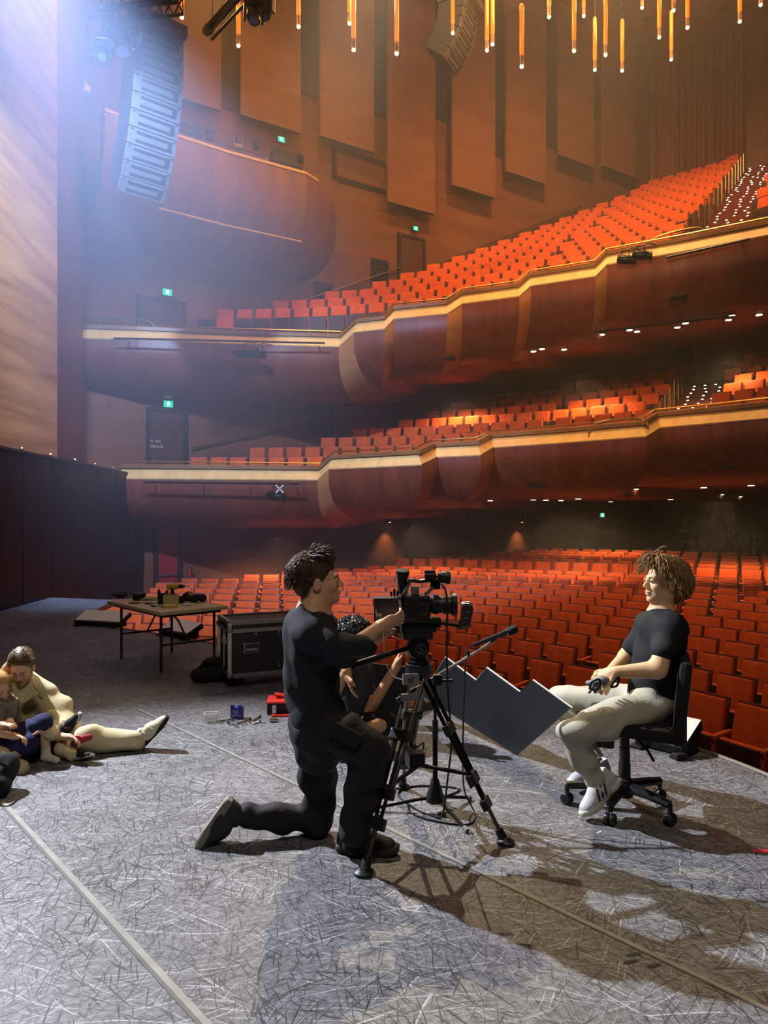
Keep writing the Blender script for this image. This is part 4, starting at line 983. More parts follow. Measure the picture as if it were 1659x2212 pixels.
bolt(G(504,1556), G(472,1560), .010, 'bolt lying between the clear tub and the blue box'); bolt(G(541,1556), G(512,1566), .011, 'longest bolt, lying in front of the blue box'); bolt(G(562,1550), G(545,1560), .010, 'upper right bolt of the scattered ones, slanting'); bolt(G(563,1561), G(546,1565), .009, 'small bolt lying just below the slanting one'); bolt(G(492,1563), G(508,1567), .009, 'bolt lying left of the longest one, below the blue box')
for i, (px, py) in enumerate(((500,1566),(508,1570),(514,1571),(525,1568),(532,1566),(555,1564),(571,1562),(540,1562))):
    c = G(px, py); mb = MB(); mb.lathe(c, (0,0,1), [(0,.004),(0,.010),(.006,.010),(.006,.004)], 6)
    tag(mb.build('nut', CHR, loc=c), '%s loose nut from the left among the bolts in front of the blue box' % ORD[[0,1,2,3,4,6,7,5][i]], 'nut', 'loose nuts on the floor')
c = G(582,1560); root = thing('socket_tool', c, 'shiny metal socket lying right of the bolts', 'tool'); MB().lathe(c+V((0,0,.016)), (1,.03,0), [(0,.013),(.002,.016),(.05,.016),(.055,.011),(.068,.011),(.070,.006),(.085,.006)], 14).build('socket_body', CHR, root, True)
# ---------------------------------------------------------------- footlights on the stage edge
M_LID = mat('footlight_lid', rgb(222,222,214), .45)
def footlight(a, b, depth, h, label):
    a, b = V(a), V(b); d = b-a; L_ = d.length; R = frame(d); y = R@V((0,1,0)); c = (a+b)/2; root = thing('footlight', V((c.x,c.y,0)), label, 'footlight', 'footlights along the stage edge'); tilt = R@Matrix.Rotation(.45,3,'X')
    MB().box(c+y*depth/2+V((0,0,h-.035)), (L_,depth,.07), tilt, .012).build('housing', BLK, root)
    MB().box(c+y*depth/2+V((0,0,h+.004)), (L_*.97,depth*.9,.012), tilt).build('pale_lid', M_LID, root)
    for s in (-.4,.4):
        q = c+d*s+y*depth/2; ft = MB().box(V((q.x,q.y,(h-.06)/2)), (.05,depth*.6,h-.06), R).build('foot', BLK, root)
        MB().box(V((q.x,q.y,.01))-y*depth*.2, (.09,depth*.9,.02), R, .004).build('clamp', BLK, ft)
footlight(G(158,1352), G(258,1357), .30, .14, 'pale-topped footlight at the far left end of the stage edge'); footlight(G(340,1372), G(402,1384), .28, .14, 'pale-topped footlight on the stage edge under the folding table'); 
footlight(G(1368,1612), G(1478,1640), .30, .14, 'brightly lit white-topped footlight behind the office chair')
MB().box(G(1468,1640)+V((0,0,.02)), (.09,.06,.04), Rz(.3), .008).build('clamp', BLK, [o for o in bpy.data.objects if o.name.startswith('footlight') and o.parent is None][-1])
# small cable box and tape loop on the floor in the wing
o = thing('wall_box', V((-6.28,10.8,0)), 'small dark box with pale trim on the wall at the far left edge', 'box'); MB().box((-6.42,10.6,1.0), (.2,.3,.55), None, .02).build('box_body', BLK, o); MB().box((-6.40,10.55,1.3), (.26,.34,.03), None).build('box_trim', WHT, o)
# ---------------------------------------------------------------- cut-out board
p1, p2, p3 = P(1117,1631,4.77), P(1233,1529,4.18), P(962,1420,5.15); bn = (p2-p1).cross(p3-p1).normalized(); bn = bn if bn.y < 0 else -bn
def on_board(px, py):
    r = V(((px-CX)/F, 1, (HY-py)/F)); o = V((0,0,CH)); return o+r*((p1-o).dot(bn)/r.dot(bn))
ol = [on_board(*q) for q in ((1117,1631),(1233,1529),(1149,1469),(1122,1495),(1050,1443),(1028,1470),(962,1420),(930,1470),(908,1500))]
root = thing('cutout_board', V((p1.x,p1.y,0)), 'large dark grey board with a zigzag top edge and white rim, tipped on its corner', 'board')
MB().prism([q+bn*.004 for q in ol], bn*-.006).build('board_face', mat('dark_board', rgb(36,37,41), .6, var=.12, vscale=10), root)
cen = sum(ol, V((0,0,0)))/len(ol); MB().prism([q+(q-cen).normalized()*.005-bn*.002 for q in ol], bn*-.010).build('white_core', mat('foam_core', rgb(222,222,214), .6), root)

# ---------------------------------------------------------------- office chair
cc = V((1.325,3.90,0)); M_UP = mat('black_upholstery', rgb(18,18,20), .85, bump=.2, bscale=120); M_BASE = mat('chair_plastic', rgb(24,24,25), .35)
ch = thing('office_chair', cc, 'black office swivel chair on castors under the seated man', 'chair')
hub = V((cc.x,cc.y,.115)); 
for k, (px, py) in enumerate(((1225,1736),(1318,1782),(1447,1782),(1425,1726),(1300,1712))):
    e = G(px, py); e.z = 0; lg_ = MB(); e1 = V((e.x,e.y,.105)); lg_.tube([hub+V((0,0,.01)), hub.lerp(e1,.55)+V((0,0,.008)), e1], [.036,.027,.022], 8); leg = lg_.build('base_leg', M_BASE, ch, True)
    MB().cyl(e1, V((e.x,e.y,.07)), .014, n=8).build('castor_stem', M_BASE, leg); d = (e-cc); d.z = 0; d.normalize(); ax = V((-d.y,d.x,0)); ax = (ax+V((.3*(k-2),.2,0))).normalized(); mb = MB()
    for s in (-1,1): mb.lathe(V((e.x,e.y,.031))+ax*(.006*s), ax*s, [(0,.030),(.004,.031),(.016,.031),(.022,.026),(.024,.01)], 16)
    mb.build('castor', M_BASE, leg, True)
MB().lathe(cc+V((0,0,.06)), (0,0,1), [(0,.03),(.01,.045),(.10,.045),(.11,.034)], 18).build('hub', M_BASE, ch, True)
MB().lathe(cc+V((0,0,.15)), (0,0,1), [(0,.032),(.10,.032),(.10,.029),(.19,.029),(.19,.026),(.26,.026),(.26,.014),(.28,.014)], 18).build('gas_lift', M_BASE, ch, True)
CY = Rz(-.36)
def CHR_(x, y, z): return cc+CY@V((x,y,z))
MB().box(CHR_(.0,0,.43), (.28,.16,.03), CY, .008).build('seat_plate', M_BASE, ch); MB().box(CHR_(-.08,-.10,.385), (.06,.05,.06), CY, .008).build('control_box', M_BASE, ch); MB().tube([CHR_(.06,-.08,.42), CHR_(.12,-.16,.38), CHR_(.15,-.17,.33)], .008, 6).build('lever', M_BASE, ch); MB().box(CHR_(-.13,-.06,.385), (.05,.07,.08), CY, .01).build('tension_knob', M_BASE, ch)
MB().box(CHR_(.03,0,.478), (.46,.44,.075), CY@Matrix.Rotation(.04,3,'Y'), .036).build('seat', M_UP, ch, True)
MB().box(CHR_(.285,.0,.64), (.06,.40,.44), CY@Matrix.Rotation(.10,3,'Y'), .03).build('backrest', M_UP, ch, True)
MB().box(CHR_(.30,0,.45), (.03,.08,.18), CY, .008).build('back_bar', M_BASE, ch); MB().box(CHR_(.18,0,.415), (.26,.07,.025), CY, .006).build('back_arm', M_BASE, ch)

# ---------------------------------------------------------------- camera tripod with fluid head
ap = P(905,1440,3.62); M_TRI = mat('tripod_tube', rgb(96,92,84), .3, .8); tri = thing('camera_tripod', V((ap.x,ap.y,0)), 'black video tripod with twin-tube legs, mid spreader and fluid head', 'tripod')
feet = [G(785,1888), G(1092,1822), G(868,1702)]; stops = [0,.42,.72,1]
sprd = ap.copy(); sprd.z = .335
for k, f in enumerate(feet):
    top = ap+(f-ap)*.06; side = (f-ap).cross(V((0,0,1))).normalized(); leg = MB()
    for s in (-1,1):
        leg.tube([top+side*.045*s, ap.lerp(f,.62)+side*.03*s], .011, 8)
    upper_leg = leg.build('leg', MBLK if k == 1 else M_TRI, tri, True)
    mb = MB(); 
    for s in (-1,1): mb.tube([ap.lerp(f,.36)+side*.017*s, ap.lerp(f,.80)+side*.014*s], .009, 8)
    mb.build('middle_tube', MBLK, upper_leg, True)
    MB().tube([ap.lerp(f,.74), ap.lerp(f,.965)], .011, 8).build('lower_tube', M_TRI, upper_leg, True)
    for t, s in ((.36,1.0), (.64,.9), (.78,.8)): MB().box(ap.lerp(f,t), (.11*s,.035,.055), frame(side, f-ap), .008).build('clamp', BLK, upper_leg)
    MB().tube(arc([ap.lerp(f,.64)+side*.05, ap.lerp(f,.60)+side*.085, ap.lerp(f,.66)+side*.09]), .007, 6).build('lock_lever', BLK, upper_leg)
    ft = MB().tube([ap.lerp(f,.92), ap.lerp(f,.985)], [.02,.026], 10).build('foot_socket', BLK, upper_leg, True)
    MB().lathe(f, (0,0,1), [(0,.030),(.004,.045),(.014,.045),(.022,.030),(.035,.02)], 16).build('rubber_foot', BLK, ft, True)
    MB().tube([sprd, ap.lerp(f,.62)], .011, 8).build('spreader_arm', MBLK, tri, True); MB().box(ap.lerp(f,.62), (.05,.03,.04), frame(side, f-ap), .006).build('spreader_joint', CHR if k == 1 else BLK, upper_leg)
MB().box(sprd+V((-.02,0,.03)), (.085,.075,.07), Rz(.3), .01).build('spreader_hub', BLK, tri); mb = MB()
for k in range(5): mb.box(sprd+V((-.02,0,.012+.013*k)), (.088,.078,.003), Rz(.3))
mb.build('hub_rib', MBLK, tri)
MB().lathe(ap+V((0,0,-.06)), (0,0,1), [(0,.05),(.03,.068),(.075,.07),(.08,.055)], 24).build('bowl', BLK, tri, True)
MB().box(ap+V((-.045,-.085,-.045)), (.085,.03,.055), Rz(.15)@Matrix.Rotation(-.25,3,'X'), .008).build('crown_plate', GREY, tri); mb = MB(); q = ap+V((-.045,-.108,-.04)); mb.tube([q+V((.014*math.cos(t*.7),0,.012*math.sin(t*.7))) for t in range(9)], .0022, 4); mb.build('round_emblem', BLK, tri)
MB().box(ap+V((-.05,-.10,-.13)), (.09,.035,.035), Rz(.15), .006).build('level_block', GREY, tri)
hd = P(903,1400,3.60); HR = frame(V((1,.02,0)))
MB().lathe(ap+V((0,0,.0)), (0,0,1), [(0,.05),(.012,.058),(.03,.058),(.035,.05),(.05,.05)], 24).build('pan_base', MBLK, tri, True)
drum = MB().lathe(hd+V((0,.055,.005)), (0,-1,0), [(0,.045),(.01,.056),(.10,.056),(.112,.048),(.114,.02)], 28).build('tilt_drum', MBLK, tri, True)
mb = MB(); q = hd+V((.012,-.0605,.006)); mb.tube([q+V((.026*math.cos(t*math.pi/10),0,.026*math.sin(t*math.pi/10))) for t in range(21)], .0018, 4); mb.tube(arc([q+V((.012,0,.012)), q+V((-.004,0,.016)), q+V((-.010,0,.006)), q+V((.010,0,-.006)), q+V((.004,0,-.016)), q+V((-.012,0,-.012))], 5), .0022, 4); mb.build('drum_emblem', mat('grey_print', rgb(96,96,98), .5), drum)
MB().box(hd+V((0,0,.065)), (.15,.085,.035), HR, .01).build('head_plate', BLK, tri)
pa, pb = hd+V((-.05,-.05,.01)), P(762,1438,3.38); MB().tube([pa, pa.lerp(pb,.35)], .012, 10).build('pan_arm', MBLK, tri, True); MB().tube([pa.lerp(pb,.33), pb], [.016,.019], 10).build('pan_handle_grip', BLK, tri, True)

# ---------------------------------------------------------------- cinema camera
cb0 = hd+V((0,0,.085)); S = 3.60/F     # metres per pixel there
def K(px, py, dy=0): return P(px, py, 3.60+dy)
M_CAM = mat('camera_body_black', rgb(26,26,26), .4, var=.1); M_CAM2 = mat('camera_vents', rgb(40,38,34), .5); M_GRIP = mat('grip_grey', rgb(88,84,76), .4, .5)
cam_o = thing('cinema_camera', cb0, 'black cinema camera with large lens, top handle, viewfinder and side grip', 'camera')
def kbox(x0, x1, y0, y1, d, bev=.006, dy=0):
    a, b = K(x0,y1,dy), K(x1,y0,dy); return MB().box((a+b)/2, (b.x-a.x,d,b.z-a.z), None, bev)
bat = kbox(808,868,1289,1340,.11).build('battery', BLK, cam_o); mb = MB()
cu = bpy.data.curves.new('num', 'FONT'); cu.body = '99'; cu.size = .030; cu.extrude = .0004; to = bpy.data.objects.new('num', cu); COL.objects.link(to); dg = bpy.context.evaluated_depsgraph_get(); me = bpy.data.meshes.new_from_object(to.evaluated_get(dg)); bpy.data.objects.remove(to)
no = obj('battery_number', me, mat('pale_print', rgb(170,170,168), .5), bat); no.location = K(812,1334,-.0562)-ORG[cam_o.name]; no.rotation_euler = (math.pi/2,0,0)
kbox(811,814,1313,1324,.1122,0).build('blue_mark', mat('blue_print', rgb(90,120,190), .5), bat)
kbox(866,874,1284,1346,.12).build('battery_plate', MBLK, cam_o); body = kbox(872,927,1285,1342,.125,.008).build('camera_body', M_CAM, cam_o)
mb = MB()
for k in range(9): a, b = K(880,1293+k*4.6,-.063), K(902,1293+k*4.6,-.063); mb.box((a+b)/2, (b.x-a.x,.006,.004))
mb.build('cooling_fins', M_CAM2, body); kbox(905,924,1300,1330,.132,.004).build('side_panel', M_CAM2, body)
MB().lathe(K(914,1312,-.066), (0,-1,0), [(0,.018),(.006,.018),(.008,.012)], 14).build('dial', BLK, body, True)
mb = MB()
for px, py in ((878,1337),(884,1337),(890,1337),(920,1292),(876,1288)): mb.cyl(K(px,py,-.064), K(px,py,-.060), .0035, n=6)
mb.build('button', GREY, body)
for k, (px, dz) in enumerate(((845,0),(852,6),(859,2))): MB().cyl(K(px,1288,-.02), K(px,1278-dz,-.02), .006, n=8).build('plug', MBLK if k else CHR, cam_o)
lens = MB().lathe(K(926,1306), (1,0,0), [(0,.036),(.01,.040),(.02,.046),(.05,.046),(.052,.043),(.075,.043),(.077,.048),(.108,.048),(.110,.045),(.118,.046)], 28).build('lens', mat('lens_barrel', rgb(34,31,27), .45), cam_o, 30)
mb = MB()
for k in range(28):
    t = k*math.pi/14; mb.box(K(926,1306)+V((.036,.0462*math.cos(t),.0462*math.sin(t))), (.024,.004,.004))
mb.build('focus_ring', BLK, lens); MB().lathe(K(976,1306), (1,0,0), [(-.005,.047),(.0,.055),(.022,.060),(.024,.056),(.004,.046),(.002,.02)], 28).build('lens_hood', BLK, lens, 40)
MB().lathe(K(973,1306), (1,0,0), [(0,.040),(.002,.040)], 24).build('front_glass', mat('lens_glass', rgb(20,22,34), .03, spec=.9), lens)
# top handle, viewfinder, receiver
mb = MB(); mb.tube(arc([K(872,1286), K(880,1264), K(888,1254), K(905,1256), K(930,1252), K(944,1244)], 4), [.010]*21, 8); hnd = mb.build('top_handle', MBLK, cam_o, True)
mb = MB(); a, b = K(871,1284,-.02), K(887,1256,-.02); mb.box((a+b)/2, ((b-a).length,.018,.014), frame(b-a)); mb.build('handle_strut', ALU, hnd); kbox(888,905,1266,1284,.05,.004).build('audio_module', GREY, cam_o)
mb = MB(); a, b = K(917,1284,-.03), K(936,1270,-.03); mb.box((a+b)/2, ((b-a).length,.016,.014), frame(b-a)); mb.build('side_strut', ALU, hnd)
MB().tube([K(870,1282,.02), K(868,1256,.02)], [.026,.022], 14).build('viewfinder_tube', BLK, cam_o, True); MB().lathe(K(868,1262,.02), K(870,1226,0)-K(868,1262,.02), [(0,.022),(.03,.027),(.06,.035),(.075,.034),(.077,.024)], 22).build('eyecup', mat('rubber_black', rgb(14,14,15), .7), cam_o, True)
kbox(917,940,1231,1250,.05,.005).build('wireless_receiver', BLK, cam_o); mb = MB()
for k in range(5): mb.box(K(920+k*4,1240,-.027), (.006,.004,.003))
mb.build('receiver_led', WHT, cam_o); MB().lathe(K(946,1247,-.01), (1,0,0), [(0,.02),(.012,.030),(.04,.030),(.042,.034),(.06,.034),(.064,.02)], 18).build('monitor_motor', BLK, cam_o, True); MB().box(K(940,1262), (.05,.05,.05), None, .008).build('motor_bracket', MBLK, cam_o)
MB().tube(arc([K(953,1262,-.03), K(962,1275,-.03), K(966,1300,-.045), K(966,1330,-.06)]), .005, 6).build('motor_cable', BLK, cam_o, True)
# base plate, rods, side grip
kbox(838,950,1344,1352,.10,.004).build('base_plate', MBLK, cam_o); kbox(846,942,1352,1364,.085,.004).build('dovetail', BLK, cam_o); kbox(928,952,1334,1354,.09,.006).build('rod_block', BLK, cam_o)
MB().cyl(K(830,1358,-.045), K(850,1358,-.045), .012, n=10).build('plate_lever', ALU, cam_o, True)
mb = MB()
for dy in (-.03,.03): mb.tube([K(952,1347,dy), K(990,1352,dy)], .0075, 8)
mb.build('rod', MBLK, cam_o, True); mb = MB(); mb.tube([K(953,1341,-.04), K(988,1345,-.04)], .004, 6); mb.build('rosette_arm', GREY, cam_o)
gb = MB(); gp = [K(x,y,-.06) for x, y in ((1000,1309),(1018,1306),(1023,1316),(1015,1353),(1000,1356),(990,1352),(996,1335),(997,1318))]; gb.prism(gp, (0,.035,0)); gr = gb.build('side_grip', mat('grip_rubber', rgb(46,42,36), .5), cam_o)
MB().lathe(K(1006,1306,-.045), (1,0,.1), [(-.025,.004),(-.022,.014),(.02,.016),(.026,.008)], 12).build('grip_cap', CHR, gr, True); mb = MB()
for q0, q1 in (((1003,1312),(996,1352)), ((1017,1312),(1010,1350)), ((1006,1324),(1014,1322)), ((1004,1336),(1011,1334))): mb.tube([K(*q0,-.062), K(*q1,-.062)], .0028, 5)
mb.build('grip_frame', M_GRIP, gr); MB().box(K(1002,1354,-.045), (.075,.045,.014), Matrix.Rotation(-.2,3,'Y'), .005).build('grip_base', M_GRIP, gr)
MB().tube(arc([K(863,1296,-.07), K(866,1320,-.075), K(865,1350,-.07), K(867,1372,-.06)]), .006, 6).build('power_cable', mat('pale_cable', rgb(150,148,140), .5), cam_o, True); MB().cyl(K(866,1366,-.065), K(868,1376,-.06), .009, n=8).build('cable_plug', ALU, cam_o, True)
# cables hanging from the camera to the floor
def cable(pts, r, label, m=BLK):
    pts = [V(p) for p in pts]; return tag(MB().tube(arc(pts, 7), r, 6).build('cable', m, smooth=True, loc=V((pts[-1].x,pts[-1].y,0))), label, 'cable')
cable([K(966,1330,-.06), K(965,1400,-.03), K(968,1500,.02), K(975,1600,.05), P(966,1690,3.7), P(958,1752,3.75), G(945,1768)+V((0,0,.006)), G(890,1745)+V((0,0,.006)), G(860,1715)+V((0,0,.006)), G(900,1700)+V((0,0,.006)), G(990,1705)+V((0,0,.006)), G(960,1722)+V((0,0,.006)), G(885,1730)+V((0,0,.006))], .0055, 'black cable hanging from the camera lens motor and coiled under the tripod')
cable([K(828,1345,-.04), K(829,1390,-.03), K(833,1430,-.02), K(850,1460,-.05), K(868,1468,-.07)], .0022, 'thin white cord looping from the camera battery to the tripod top', WHT)
# ---------------------------------------------------------------- microphone stand
ms = V((.278,3.85,0)); mst = thing('microphone_stand', ms, 'black microphone boom stand standing behind the camera tripod', 'stand'); piv = P(945,1468,3.85)
MB().tube([V((ms.x,ms.y,.16)), V((ms.x,ms.y,.45))], .0145, 10).build('lower_tube', MBLK, mst, True); MB().tube([V((ms.x,ms.y,.42)), V((ms.x,ms.y,piv.z))], .009, 10).build('upper_tube', MBLK, mst, True); MB().tube([V((ms.x,ms.y,.40)), V((ms.x,ms.y,.50))], .017, 12).build('clutch', BLK, mst, True)
MB().lathe(V((ms.x,ms.y,.06)), (0,0,1), [(0,.05),(.02,.052),(.10,.026),(.12,.02)], 14).build('leg_hub', BLK, mst, True)
for px, py in ((1010,1800),(1017,1728),(800,1752)):
    f = G(px,py); f.z = .012; h = V((ms.x,ms.y,.085)); MB().tube([h, h.lerp(f,.92)], .009, 8).build('leg', MBLK, mst, True); MB().tube([h.lerp(f,.90), f], .013, 8).build('rubber_foot', GREY, mst, True)
b0, b1 = P(770,1566,3.72), P(1068,1384,3.95); dirb = (b1-b0); pv = b0+dirb*.60
MB().tube([b0+dirb*.28, b1], .0085, 10).build('boom', ALU, mst, True); MB().tube([b0+dirb*.28, b0+dirb*.42], .013, 10).build('counterweight', BLK, mst, True); MB().box(piv, (.05,.05,.06), None, .01).build('boom_joint', BLK, mst); MB().cyl(piv+V((.02,-.03,0)), piv+V((.08,-.03,0)), .010, n=8).build('joint_handle', BLK, mst, True); MB().cyl(b0+dirb*.80+V((0,-.01,.01)), b0+dirb*.80+V((0,-.01,.035)), .009, n=8).build('clip_knob', BLK, mst, True)
m0, m1 = P(1022,1394,3.93), P(1118,1357,3.93); md = (m1-m0).normalized(); ml = (m1-m0).length; mic = thing('microphone', m0, 'black handheld microphone in a clip at the end of the boom', 'microphone')
MB().lathe(m0, md, [(0,.010),(ml*.25,.012),(ml*.70,.017),(ml*.76,.019)], 16).build('mic_body', mat('mic_grey', rgb(60,60,62), .3, .6), mic, True); MB().lathe(m0+md*ml*.76, md, [(0,.021),(.008,.024),(.04,.026),(ml*.22,.022),(ml*.24,.014)], 18).build('mic_grille', mat('mic_mesh', rgb(24,24,24), .5, .5, bump=.6, bscale=400), mic, True); MB().lathe(m0+md*ml*.75, md, [(0,.0205),(.008,.0225)], 18).build('silver_ring', CHR, mic, True)
MB().box(b1+V((-.01,0,.012)), (.035,.03,.03), frame(md), .006).build('mic_clip', BLK, mic)
cable([m0, m0+V((-.04,0,-.03)), P(1005,1440,3.9), P(1000,1600,3.8), P(1002,1700,3.82), P(1018,1740,3.85), G(1028,1765)+V((0,0,.006)), G(1010,1783)+V((0,0,.006)), G(950,1778)+V((0,0,.006)), G(890,1760)+V((0,0,.006)), G(880,1735)+V((0,0,.006))], .0045, 'black microphone cable hanging to the floor in front of the board')

# ================================================================ people: smooth surfaces grown from joints
class S:
    """signed-distance body: tapered limbs and ellipsoids blended smoothly, meshed into one surface"""
    def __init__(s): s.p = []
    def cone(s, a, b, ra, rb, k=.02, sq=None): s.p.append(('c', np.array(a, float), np.array(b, float), ra, rb, k, sq)); return s
    def chain(s, pts, rs, k=.02, sq=None):
        for i in range(len(pts)-1): s.cone(pts[i], pts[i+1], rs[i], rs[i+1], k, sq)
        return s
    def ell(s, c, r, R=None, k=.02): s.p.append(('e', np.array(c, float), np.array(r, float), np.array(R or Matrix.Identity(3)), 0, k, None)); return s
    def cut(s, c, r, R=None, k=.01): s.p.append(('x', np.array(c, float), np.array(r, float), np.array(R or Matrix.Identity(3)), 0, k, None)); return s
    def field(s, h):
        lo = np.full(3, 1e9); hi = -lo
        for t, a, b, ra, rb, k, sq in s.p:
            if t == 'c': m = max(ra, rb); lo = np.minimum(lo, np.minimum(a, b)-m); hi = np.maximum(hi, np.maximum(a, b)+m)
            elif t == 'e': m = b.max(); lo = np.minimum(lo, a-m); hi = np.maximum(hi, a+m)
        lo -= 4*h; hi += 4*h; n = np.ceil((hi-lo)/h).astype(int)+1
        ax = [lo[i]+h*np.arange(n[i]) for i in range(3)]; Fd = np.full(n, .2, np.float32)
        for t, a, b, ra, rb, k, sq in s.p:
            if t == 'c': m = max(ra, rb)+k+2*h; l0 = np.minimum(a, b)-m; h0 = np.maximum(a, b)+m
            else: m = b.max()+k+2*h; l0, h0 = a-m, a+m
            i0 = np.clip(((l0-lo)/h).astype(int), 0, n-1); i1 = np.clip(((h0-lo)/h).astype(int)+2, 0, n)
            sl = tuple(slice(i0[i], i1[i]) for i in range(3))
            X = ax[0][sl[0]][:,None,None]; Y = ax[1][sl[1]][None,:,None]; Z = ax[2][sl[2]][None,None,:]
            if t == 'c':
                px, py, pz = X-a[0], Y-a[1], Z-a[2]; ba = b-a; L2 = max(ba@ba, 1e-9)
                tt = np.clip((px*ba[0]+py*ba[1]+pz*ba[2])/L2, 0, 1)
                dx, dy, dz = px-tt*ba[0], py-tt*ba[1], pz-tt*ba[2]
                if sq is not None:
                    v, f = np.array(sq[0]), sq[1]; v = v/np.linalg.norm(v); q = (dx*v[0]+dy*v[1]+dz*v[2])*(1/f-1); dx, dy, dz = dx+q*v[0], dy+q*v[1], dz+q*v[2]
                d = np.sqrt(dx*dx+dy*dy+dz*dz)-(ra+(rb-ra)*tt)
                if sq is not None: d = d*min(1, sq[1]+.15)
            else:
                R = ra; px, py, pz = X-a[0], Y-a[1], Z-a[2]
                q = [(R[0][j]*px+R[1][j]*py+R[2][j]*pz) for j in range(3)]
                g = np.sqrt(sum((q[j]/b[j])**2 for j in range(3))); g2 = np.sqrt(sum((q[j]/b[j]**2)**2 for j in range(3)))+1e-9; d = g*(g-1)/g2
            d = d.astype(np.float32); o = Fd[sl]
            if t == 'x': d = -d; w = np.clip(.5-.5*(o-d)/k, 0, 1); Fd[sl] = o*(1-w)+d*w+k*w*(1-w)
            else: w = np.clip(.5+.5*(o-d)/k, 0, 1); Fd[sl] = o*(1-w)+d*w-k*w*(1-w)
        return Fd, lo, h, ax
    def mesh(s, name, h=.006, folds=0, fscale=1.0, off=None, seed=1, fdir=None):
        Fd, lo, h, ax = s.field(h)
        if folds:
            rs = np.random.RandomState(seed); X = ax[0][:,None,None]; Y = ax[1][None,:,None]; Z = ax[2][None,None,:]; acc = 0
            for i in range(6):
                kx = rs.randn(3); kx /= np.linalg.norm(kx)
                if fdir is not None: kx = np.array(fdir, float)*1.2+kx*.7; kx /= np.linalg.norm(kx)
                fr = rs.uniform(45, 95)/fscale; k2 = rs.randn(3)*14/fscale
                acc = acc+np.sin(fr*(kx[0]*X+kx[1]*Y+kx[2]*Z)+1.8*np.sin(k2[0]*X+k2[1]*Y+k2[2]*Z)+rs.uniform(0,6))
            Fd = Fd+(folds/2.4*acc).astype(np.float32)
        v, f = nets(Fd); v = v*h+lo
        if off is not None: v = v-np.array(off)
        me = bpy.data.meshes.new(name); me.vertices.add(len(v)); me.vertices.foreach_set('co', v.astype(np.float32).ravel())
        me.loops.add(len(f)*4); me.loops.foreach_set('vertex_index', f.astype(np.int32).ravel()); me.polygons.add(len(f))
        me.polygons.foreach_set('loop_start', np.arange(0, len(f)*4, 4, dtype=np.int32)); me.polygons.foreach_set('loop_total', np.full(len(f), 4, np.int32))
        me.polygons.foreach_set('use_smooth', np.ones(len(f), bool)); me.update(); me.validate(); return me
    def build(s, name, m, parent, h=.006, **kw):
        q = parent
        while q.name not in ORG: q = q.parent
        me = s.mesh(name, h, off=ORG[q.name], **kw); me.materials.append(m); return obj(name, me, None, parent)
def nets(Fd):
    """surface nets"""
    neg = Fd < 0; n = Fd.shape
    c = [neg[i:n[0]-1+i, j:n[1]-1+j, k:n[2]-1+k] for i in (0,1) for j in (0,1) for k in (0,1)]
    tot = sum(x.astype(np.int8) for x in c); act = (tot > 0) & (tot < 8); idx = np.full(act.shape, -1, np.int64); ii = np.argwhere(act); idx[act] = np.arange(len(ii))
    acc = np.zeros((len(ii), 3)); cnt = np.zeros(len(ii)); off = [(i,j,k) for i in (0,1) for j in (0,1) for k in (0,1)]
    val = [Fd[ii[:,0]+o[0], ii[:,1]+o[1], ii[:,2]+o[2]] for o in off]
    for a in range(8):
        for b in range(a+1, 8):
            d = [off[b][t]-off[a][t] for t in range(3)]
            if sum(abs(x) for x in d) != 1: continue
            x = (val[a] < 0) != (val[b] < 0); t = np.where(x, val[a]/np.where(x, val[a]-val[b], 1), 0)
            for e in range(3): acc[:,e] += np.where(x, off[a][e]+t*d[e], 0)
            cnt += x
    v = ii+acc/cnt[:,None]; fs = []
    for ax_ in range(3):
        sl0 = [slice(None)]*3; sl1 = [slice(None)]*3; sl0[ax_] = slice(0,-1); sl1[ax_] = slice(1,None)
        A, B_ = neg[tuple(sl0)], neg[tuple(sl1)]; e = np.argwhere(A != B_); o1, o2 = (ax_+1)%3, (ax_+2)%3
        e = e[(e[:,o1] > 0) & (e[:,o2] > 0) & (e[:,o1] < n[o1]-1) & (e[:,o2] < n[o2]-1)]; q = []
        for d1, d2 in ((-1,-1),(0,-1),(0,0),(-1,0)):
            g = e.copy(); g[:,o1] += d1; g[:,o2] += d2; q.append(idx[g[:,0],g[:,1],g[:,2]])
        q = np.stack(q, 1); flip = ~A[e[:,0],e[:,1],e[:,2]]; q[flip] = q[flip][:,::-1]; fs.append(q)
    return v, np.concatenate(fs)
